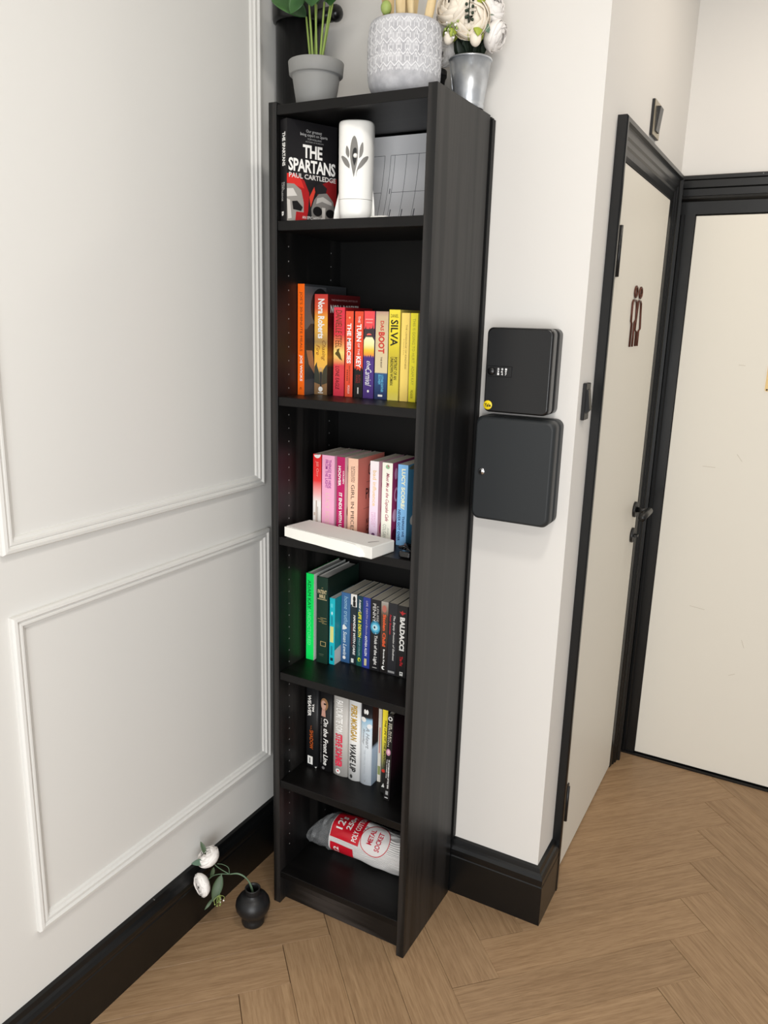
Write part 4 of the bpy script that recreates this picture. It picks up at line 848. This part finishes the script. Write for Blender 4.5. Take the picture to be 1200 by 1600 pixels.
for (c, r_, ax) in (((.347, .163, 2.149), .0135, (-.3, -.3, -1)), ((.403, .172, 2.143), .0145, (.1, -.2, -1)), ((.408, .168, 2.224), .014, (.2, -.3, .5))):
    d_ = Vector(ax).normalized(); q_ = d_.to_track_quat('Z', 'Y').to_euler()
    ball('flower_bud', c, r_, M_petal, fb, (.85, .85, 1.15), q_)
    for k in range(3):
        a = 2*pi*k/3+.6; s_ = d_.orthogonal().normalized(); s_ = s_*cos(a)+d_.cross(s_)*sin(a); cc = Vector(c)
        leaf_mesh('sepal', cc-d_*r_*1.2, cc+s_*r_*.98+d_*r_*.25, r_*1.4, M_cap, fb, .3, s_-d_*.3, 6, .5, -.3)
    cc = Vector(c)-d_*r_
    tube('stem', [cc, cc-d_*.02+Vector((0, .02, 0)), (.375, .215, 2.12), (.373, .2205, 2.05)], .0016, M_dstem, fb, 6, 5)
for k in range(12):
    a = k*2.4; cc = Vector((.357+.014*cos(a), .150+.010*sin(a*1.3), 2.172-.0022*k+.004*sin(k)))
    ball('berry', cc, .0030, M_petalw if k % 2 else M_budg, fb, seg=8)
    tube('sprig', [cc, (.360, .155, 2.183)], .0008, M_stem, fb, 5, 0)
tube('sprig', [(.360, .155, 2.183), (.365, .175, 2.165), (.372, .205, 2.12), (.373, .215, 2.06)], .0014, M_dstem, fb, 6, 5)
for k in range(10):
    a = k*2.1; cc = Vector((.396+.008*cos(a), .148+.006*sin(a), 2.206-.004*k)); ball('berry', cc, .0032, M_dstem, fb, seg=8)
tube('sprig', [(.396, .149, 2.21), (.395, .149, 2.165)], .001, M_dstem, fb, 5, 0); tube('sprig', [(.396, .149, 2.21), (.393, .165, 2.216), (.38, .20, 2.15), (.373, .2205, 2.06)], .0014, M_dstem, fb, 6, 5)
leaf_mesh('leaf', (.406, .196, 2.188), (.434, .190, 2.187), .013, M_dleaf, fb, .1, (0, -.5, 1)); leaf_mesh('leaf', (.414, .192, 2.175), (.426, .187, 2.154), .013, M_dleaf, fb, .1, (.2, -1, 0))
tube('leaf_stem', [(.426, .19, 2.16), (.412, .194, 2.178), (.406, .198, 2.192), (.395, .21, 2.16), (.378, .22, 2.1)], .0011, M_dstem, fb, 5, 5)
for k in range(26):
    a = k*2.399; rr_ = .012+.022*((k*7) % 10)/10
    b_0 = (.373+.012*cos(a), .2205+.012*sin(a), 2.115); t_0 = (.373+rr_*1.3*cos(a), .2205+rr_*1.2*sin(a), 2.150+.030*((k*3) % 7)/7)
    leaf_mesh('dark_leaf', b_0, t_0, .020, M_dkleaf, fb, .1, (cos(a)*.2, -1, .2), 6)

# soil pipe in the corner behind the bookcase
pipe = thing('soil_pipe', 'thick black waste pipe rising in the corner behind the bookcase', 'pipe', (-.0885, .2415, 0))
M_pipe = mat('black_pipe', (16, 16, 17), 0.28, 0, 0.5)
lathe('pipe_barrel', [(.0, .002), (.055, .002), (.055, 2.30), (0, 2.30)], 40, M_pipe, pipe)
lathe('collar', [(.0555, 2.252), (.061, 2.255), (.063, 2.262), (.063, 2.36), (.06, 2.364), (0, 2.364)], 40, M_pipe, pipe)
lathe('upper_barrel', [(.055, 2.364), (.055, ZC-.001)], 40, M_pipe, pipe)
tube('branch', [(0.03, 0.0, 2.262), (.108, -.005, 2.262)], .0165, M_pipe, pipe, 20, 0)
ball('branch_cap', (.108, -.005, 2.262), .0185, M_pipe, pipe, (.9, 1, 1), seg=20)

# ------------------------------------------------------------------ vase and flowers on the floor
M_vase = mat('matt_black_ceramic', (26, 26, 27), 0.42, 0, 0.45)
vz = lathe('vase', [(0.0, 0), (0.0254, 0), (0.0293, 0.003), (0.0304, 0.009), (0.0296, 0.017), (0.0284, 0.022), (0.0302, 0.027), (0.0376, 0.0355), (0.0438, 0.0465), (0.0457, 0.057), (0.0438, 0.068), (0.0376, 0.0785), (0.028, 0.0865), (0.0188, 0.0895), (0.0195, 0.0915), (0.019, 0.096), (0.02, 0.104), (0.0208, 0.1065), (0.0195, 0.1078), (0.0165, 0.1065), (0.0155, 0.1), (0.0155, 0.09), (0.0262, 0.08), (0.0394, 0.06), (0.0262, 0.02), (0.0, 0.01)], 48, M_vase)
vz.location = (.0005, -.0935, 0); tag(vz, 'small round matt black vase standing on the floor', 'vase')
fs = thing('artificial_flowers', 'two drooping white artificial flowers on a green stem in the black vase', 'flowers', (0, 0, 0))
M_gstem = mat('grey_green_stem', (96, 122, 96), 0.5); M_sleaf = add_noise(mat('dull_green_leaf', (74, 92, 66), 0.5), 40, 2, 0.1)
V0 = Vector((.0005, -.0935, .105)); J = Vector((-.058, -.116, .140)); J2 = Vector((-.078, -.124, .138))
for k in (-1, 1): tube('stem', [V0+Vector((.004+k*.002, .004, -.05)), V0+Vector((-.005+k*.002, 0, .004)), V0+Vector((-.018, -.005, .028+k*.001)), (-.036, -.107, .144+k*.001), J], .0013, M_gstem, fs, 6, 6)
F1 = Vector((-.098, -.150, .200)); F2 = Vector((-.090, -.187, .1435))
bloom('bloom', F1, (-.35, -.35, .8), .0300, M_petalw, fs, 31, .75)
bloom('bloom', F2, (-.35, -.95, -.05), .0300, M_petalw, fs, 32, .6)
for F_, ax, r_ in ((F1, Vector((-.35, -.35, .8)), .026), (F2, Vector((-.15, -.95, -.12)), .026)):
    ax = ax.normalized(); s1 = ax.orthogonal().normalized(); s2 = ax.cross(s1)
    bmv, bmf = [], []
    for k in range(12):
        a = 2*pi*k/12; d_ = s1*cos(a)+s2*sin(a); e_ = ax.cross(d_); o_ = F_-ax*.0205; b0 = len(bmv)
        bmv += [o_+e_*.002+d_*.002, o_-e_*.002+d_*.002, o_+d_*.016+ax*.004-ax*.001]; bmf.append((b0, b0+1, b0+2))
    pyd('calyx', bmv, bmf, mat('bright_green', (30, 96, 62), 0.5), fs)
def back(F_, ax, k): return F_-Vector(ax).normalized()*k
tube('stem', [J, (-.072, -.128, .155), (-.083, -.138, .170), back(F1, (-.35, -.35, .8), .021)], .0012, M_gstem, fs, 6, 6)
tube('stem', [J, J2, (-.086, -.135, .140), (-.088, -.150, .144), back(F2, (-.15, -.95, -.12), .018)], .0012, M_gstem, fs, 6, 6)
tube('stem', [J, (-.068, -.108, .150), (-.078, -.118, .163), (-.084, -.132, .172)], .0009, M_gstem, fs, 6, 6)
BD = Vector((-.066, -.150, .096))
tube('stem', [J2, (-.070, -.132, .128), (-.067, -.142, .112), BD], .0011, M_gstem, fs, 6, 6)
for k in range(9):
    a = k*2.4; q_ = .0035+.0028*(k % 4); tp = BD+Vector((q_*cos(a), q_*sin(a), -.020-.003*(k % 3)))
    tube('bud_stalk', [BD, BD+Vector((q_*1.1*cos(a), q_*1.1*sin(a), -.008)), tp], .0007, M_budg, fs, 5, 4)
    ball('floret', tp, .0022, M_petalw if k % 3 == 0 else M_budg, fs, seg=8)
leaf_mesh('leaf', J2+Vector((0, 0, -.002)), (-.081, -.158, .075), .026, M_sleaf, fs, .12, (.5, -.6, .4))
leaf_mesh('leaf', (-.083, -.155, .082), (-.090, -.180, .062), .008, M_sleaf, fs, .15, (.5, -.6, .4))
leaf_mesh('leaf', (-.100, -.165, .195), (-.113, -.198, .205), .016, M_dleaf, fs, .1, (.7, -.4, .6))
leaf_mesh('leaf', (-.106, -.152, .205), (-.124, -.150, .236), .012, M_sleaf, fs, .1, (.8, -.4, .2))
leaf_mesh('leaf', (-.090, -.140, .165), (-.094, -.150, .135), .012, M_sleaf, fs, .1, (.8, -.4, .2))

# ------------------------------------------------------------------ lock boxes on the back wall
def rrect(w, h, r, n=6):
    out = []
    for (cx, cz, a0) in ((w/2-r, h/2-r, 0), (-w/2+r, h/2-r, pi/2), (-w/2+r, -h/2+r, pi), (w/2-r, -h/2+r, 1.5*pi)):
        for k in range(n+1): a = a0+pi/2*k/n; out.append((cx+r*cos(a), cz+r*sin(a)))
    return out
def rloft(name, secs, m, parent):
    """rounded-rectangle sections (y, w, h, r), stacked towards -y"""
    v, f = [], []
    for (y, w, h, r) in secs: v += [(x, y, z) for x, z in rrect(w, h, r)]
    n = len(rrect(1, 1, .1))
    for i in range(len(secs)-1):
        for k in range(n): k2 = (k+1) % n; f.append((i*n+k, i*n+k2, (i+1)*n+k2, (i+1)*n+k))
    f.append(tuple(range(n))); f.append(tuple((len(secs)-1)*n+k for k in range(n))[::-1])
    o = pyd(name, v, f, m, parent); bm = bmesh.new(); bm.from_mesh(o.data); bmesh.ops.recalc_face_normals(bm, faces=bm.faces); bm.to_mesh(o.data); bm.free()
    for p in o.data.polygons:
        if len(p.vertices) == 4: p.use_smooth = True
    return o
M_lb1 = mat('satin_black_steel', (19, 19, 20), 0.3, 0, 0.5); M_lb2 = add_noise(mat('charcoal_powder_coat', (40, 43, 45), 0.5, 0, 0.4), 900, 2, 0.1)
k1 = thing('key_safe', 'upper black key safe with number dials and yellow round badge', 'key safe', (.5205, YB, 1.466))
w_, h_ = .156, .193
rloft('case', [(-.0003, w_, h_, .014), (-.040, w_, h_, .014), (-.0402, w_-.004, h_-.004, .013), (-.043, w_-.004, h_-.004, .013)], M_lb1, k1)
dr = rloft('door', [(-.043, w_, h_, .014), (-.068, w_, h_, .014), (-.0715, w_-.003, h_-.003, .0135), (-.073, w_-.008, h_-.008, .012)], M_lb1, k1)
pl = box('dial_plate', -.071, -.012, -.0765, -.0728, -.014, .010, M_lb1, dr, .0008)
for i in range(3):
    xd = -.043+.0092*i
    o = lathe('dial', [(0, -.003), (.0055, -.003), (.0058, 0), (.0055, .003), (0, .003)], 16, M_metalblk, dr, smooth=False); o.rotation_euler = (0, pi/2, 0); o.location = (xd, -.0745, -.002)
    for j, dz in enumerate((-.0056, 0, .0056)):
        lettering('digit', str((3*i+j*2+1) % 10), lambda a, b: (xd-.0024+.0048*a, -.0806+.0012*(j != 1)*1.0, -.002+dz-.0023+.0046*b), pm((236, 236, 236)), dr, bold=.03)
o = lathe('release_knob', [(0, 0), (.0088, 0), (.0088, .004), (.007, .006), (0, .0065)], 24, M_lb1, dr); o.rotation_euler = (pi/2, 0, 0); o.location = (-.0605, -.0765, -.002)
bd = lathe('badge', [(0, .0012), (.0100, .0012), (.0106, .0006), (.0106, 0)], 32, mat('yellow_badge', (244, 214, 30), 0.35), dr); bd.rotation_euler = (pi/2, 0, 0); bd.location = (-.0665, -.0729, -.0805)
lettering('badge_lettering', 'Yale', lambda a, b: (-.0665-.0080+.0160*a, -.0745, -.0805-.0042+.0084*b), pm((40, 34, 20)), dr, bold=.03, shear=.15)
k2 = thing('key_cabinet', 'lower dark grey key cabinet with a small chrome lock', 'key cabinet', (.5205, YB, 1.2335))
w_, h_ = .194, .250
rloft('case', [(-.0003, w_, h_, .018), (-.034, w_, h_, .018), (-.0342, w_-.005, h_-.005, .016), (-.037, w_-.005, h_-.005, .016)], M_lb2, k2)
dr2 = rloft('door', [(-.037, w_, h_, .018), (-.060, w_, h_, .018), (-.066, w_-.004, h_-.004, .018), (-.070, w_-.014, h_-.014, .016)], M_lb2, k2)
o = lathe('lock', [(0, .0035), (.0045, .0035), (.0046, .0028), (.0060, .003), (.0082, .0022), (.0085, 0)], 24, M_chrome, dr2); o.rotation_euler = (pi/2, 0, 0); o.location = (-.0735, -.0700, -.007)
box('keyhole', -.0745, -.0725, -.0738, -.0734, -.0105, -.0035, M_metalblk, dr2)

# ------------------------------------------------------------------ switches, sign, plate
M_steel = mat('brushed_steel_plate', (176, 166, 146), 0.35, 0.9)
s1 = thing('light_switch', 'steel light switch with black rocker above the washroom door', 'switch', (XR, .825, 2.1045))
box('back_box', .0, .007, -.0430, .0430, -.043, .043, M_metalblk, s1, .001)
box('switch_plate', .007, .009, -.0425, .0425, -.0425, .0425, M_steel, s1, .0008)
bm = bmesh.new(); vv = [bm.verts.new(p) for p in [(.009, -.020, -.030), (.009, .020, -.030), (.009, .020, .030), (.009, -.020, .030), (.0125, -.020, -.030), (.0125, .020, -.030), (.019, .020, .029), (.019, -.020, .029)]]
for q in ((0, 1, 2, 3), (4, 5, 6, 7), (0, 1, 5, 4), (1, 2, 6, 5), (2, 3, 7, 6), (3, 0, 4, 7)): bm.faces.new([vv[i] for i in q])
bmo('rocker', bm, mat('black_rocker', (30, 31, 33), 0.3), s1)
s2 = thing('light_switch', 'black rocker switch on the return wall beside the door frame', 'switch', (XR, .358, 1.3985))
box('switch_plate', .0, .009, -.0200, .0200, -.043, .043, M_metalblk, s2, .0015)
bm = bmesh.new(); vv = [bm.verts.new(p) for p in [(.009, -.010, -.028), (.009, .010, -.028), (.009, .010, .028), (.009, -.010, .028), (.018, -.010, -.018), (.018, .010, -.018), (.0115, .010, .028), (.0115, -.010, .028)]]
for q in ((0, 1, 2, 3), (4, 5, 6, 7), (0, 1, 5, 4), (1, 2, 6, 5), (2, 3, 7, 6), (3, 0, 4, 7)): bm.faces.new([vv[i] for i in q])
bmo('rocker', bm, M_metalblk, s2)
sg = thing('toilet_sign', 'copper outline figures of a man and a woman on the washroom door', 'sign', (0, 0, 0))
M_cop = mat('copper_outline', (92, 52, 40), 0.35, 0.6)
XS = XR+.005
def outline(name, pts, closed=False, sub=0):
    P_ = [(XS, y, z) for y, z in pts]
    if closed: P_.append(P_[0])
    tube(name, P_, .0028, M_cop, sg, 6, sub)
for name, cy in (('head', .798), ('head', .860)): outline(name, [(cy+.016*cos(2*pi*k/16), 1.665+.0145*sin(2*pi*k/16)) for k in range(16)], True)
outline('man_figure', [(.779, 1.517), (.779, 1.580), (.768, 1.586), (.766, 1.636), (.774, 1.642), (.812, 1.642), (.821, 1.636), (.830, 1.592), (.812, 1.583), (.812, 1.517)])
outline('woman_figure', [(.851, 1.518), (.851, 1.558), (.828, 1.563), (.838, 1.636), (.846, 1.642), (.870, 1.642), (.879, 1.636), (.897, 1.566), (.879, 1.560), (.879, 1.518)])
pt = thing('door_plate', 'brass plate with rounded corners on the far door', 'door plate', (1.022, YF-.0102, 1.425))
rloft('plate', [(0, .098, .092, .008), (-.0015, .098, .092, .008)], mat('white_plate_edge', (232, 222, 206), 0.4), pt)
rloft('brass_face', [(-.0015, .092, .086, .006), (-.0022, .092, .086, .006)], mat('brass', (176, 150, 104), 0.35, 0.8), pt)
for sx in (-1, 1):
    for sz in (-1, 1):
        o = lathe('screw', [(0, .001), (.0028, .0008), (.003, 0)], 12, mat('dark_screw', (50, 36, 26), 0.4), pt); o.rotation_euler = (pi/2, 0, 0); o.location = (sx*.040, -.0022, sz*.038)
bpy.context.view_layer.update()
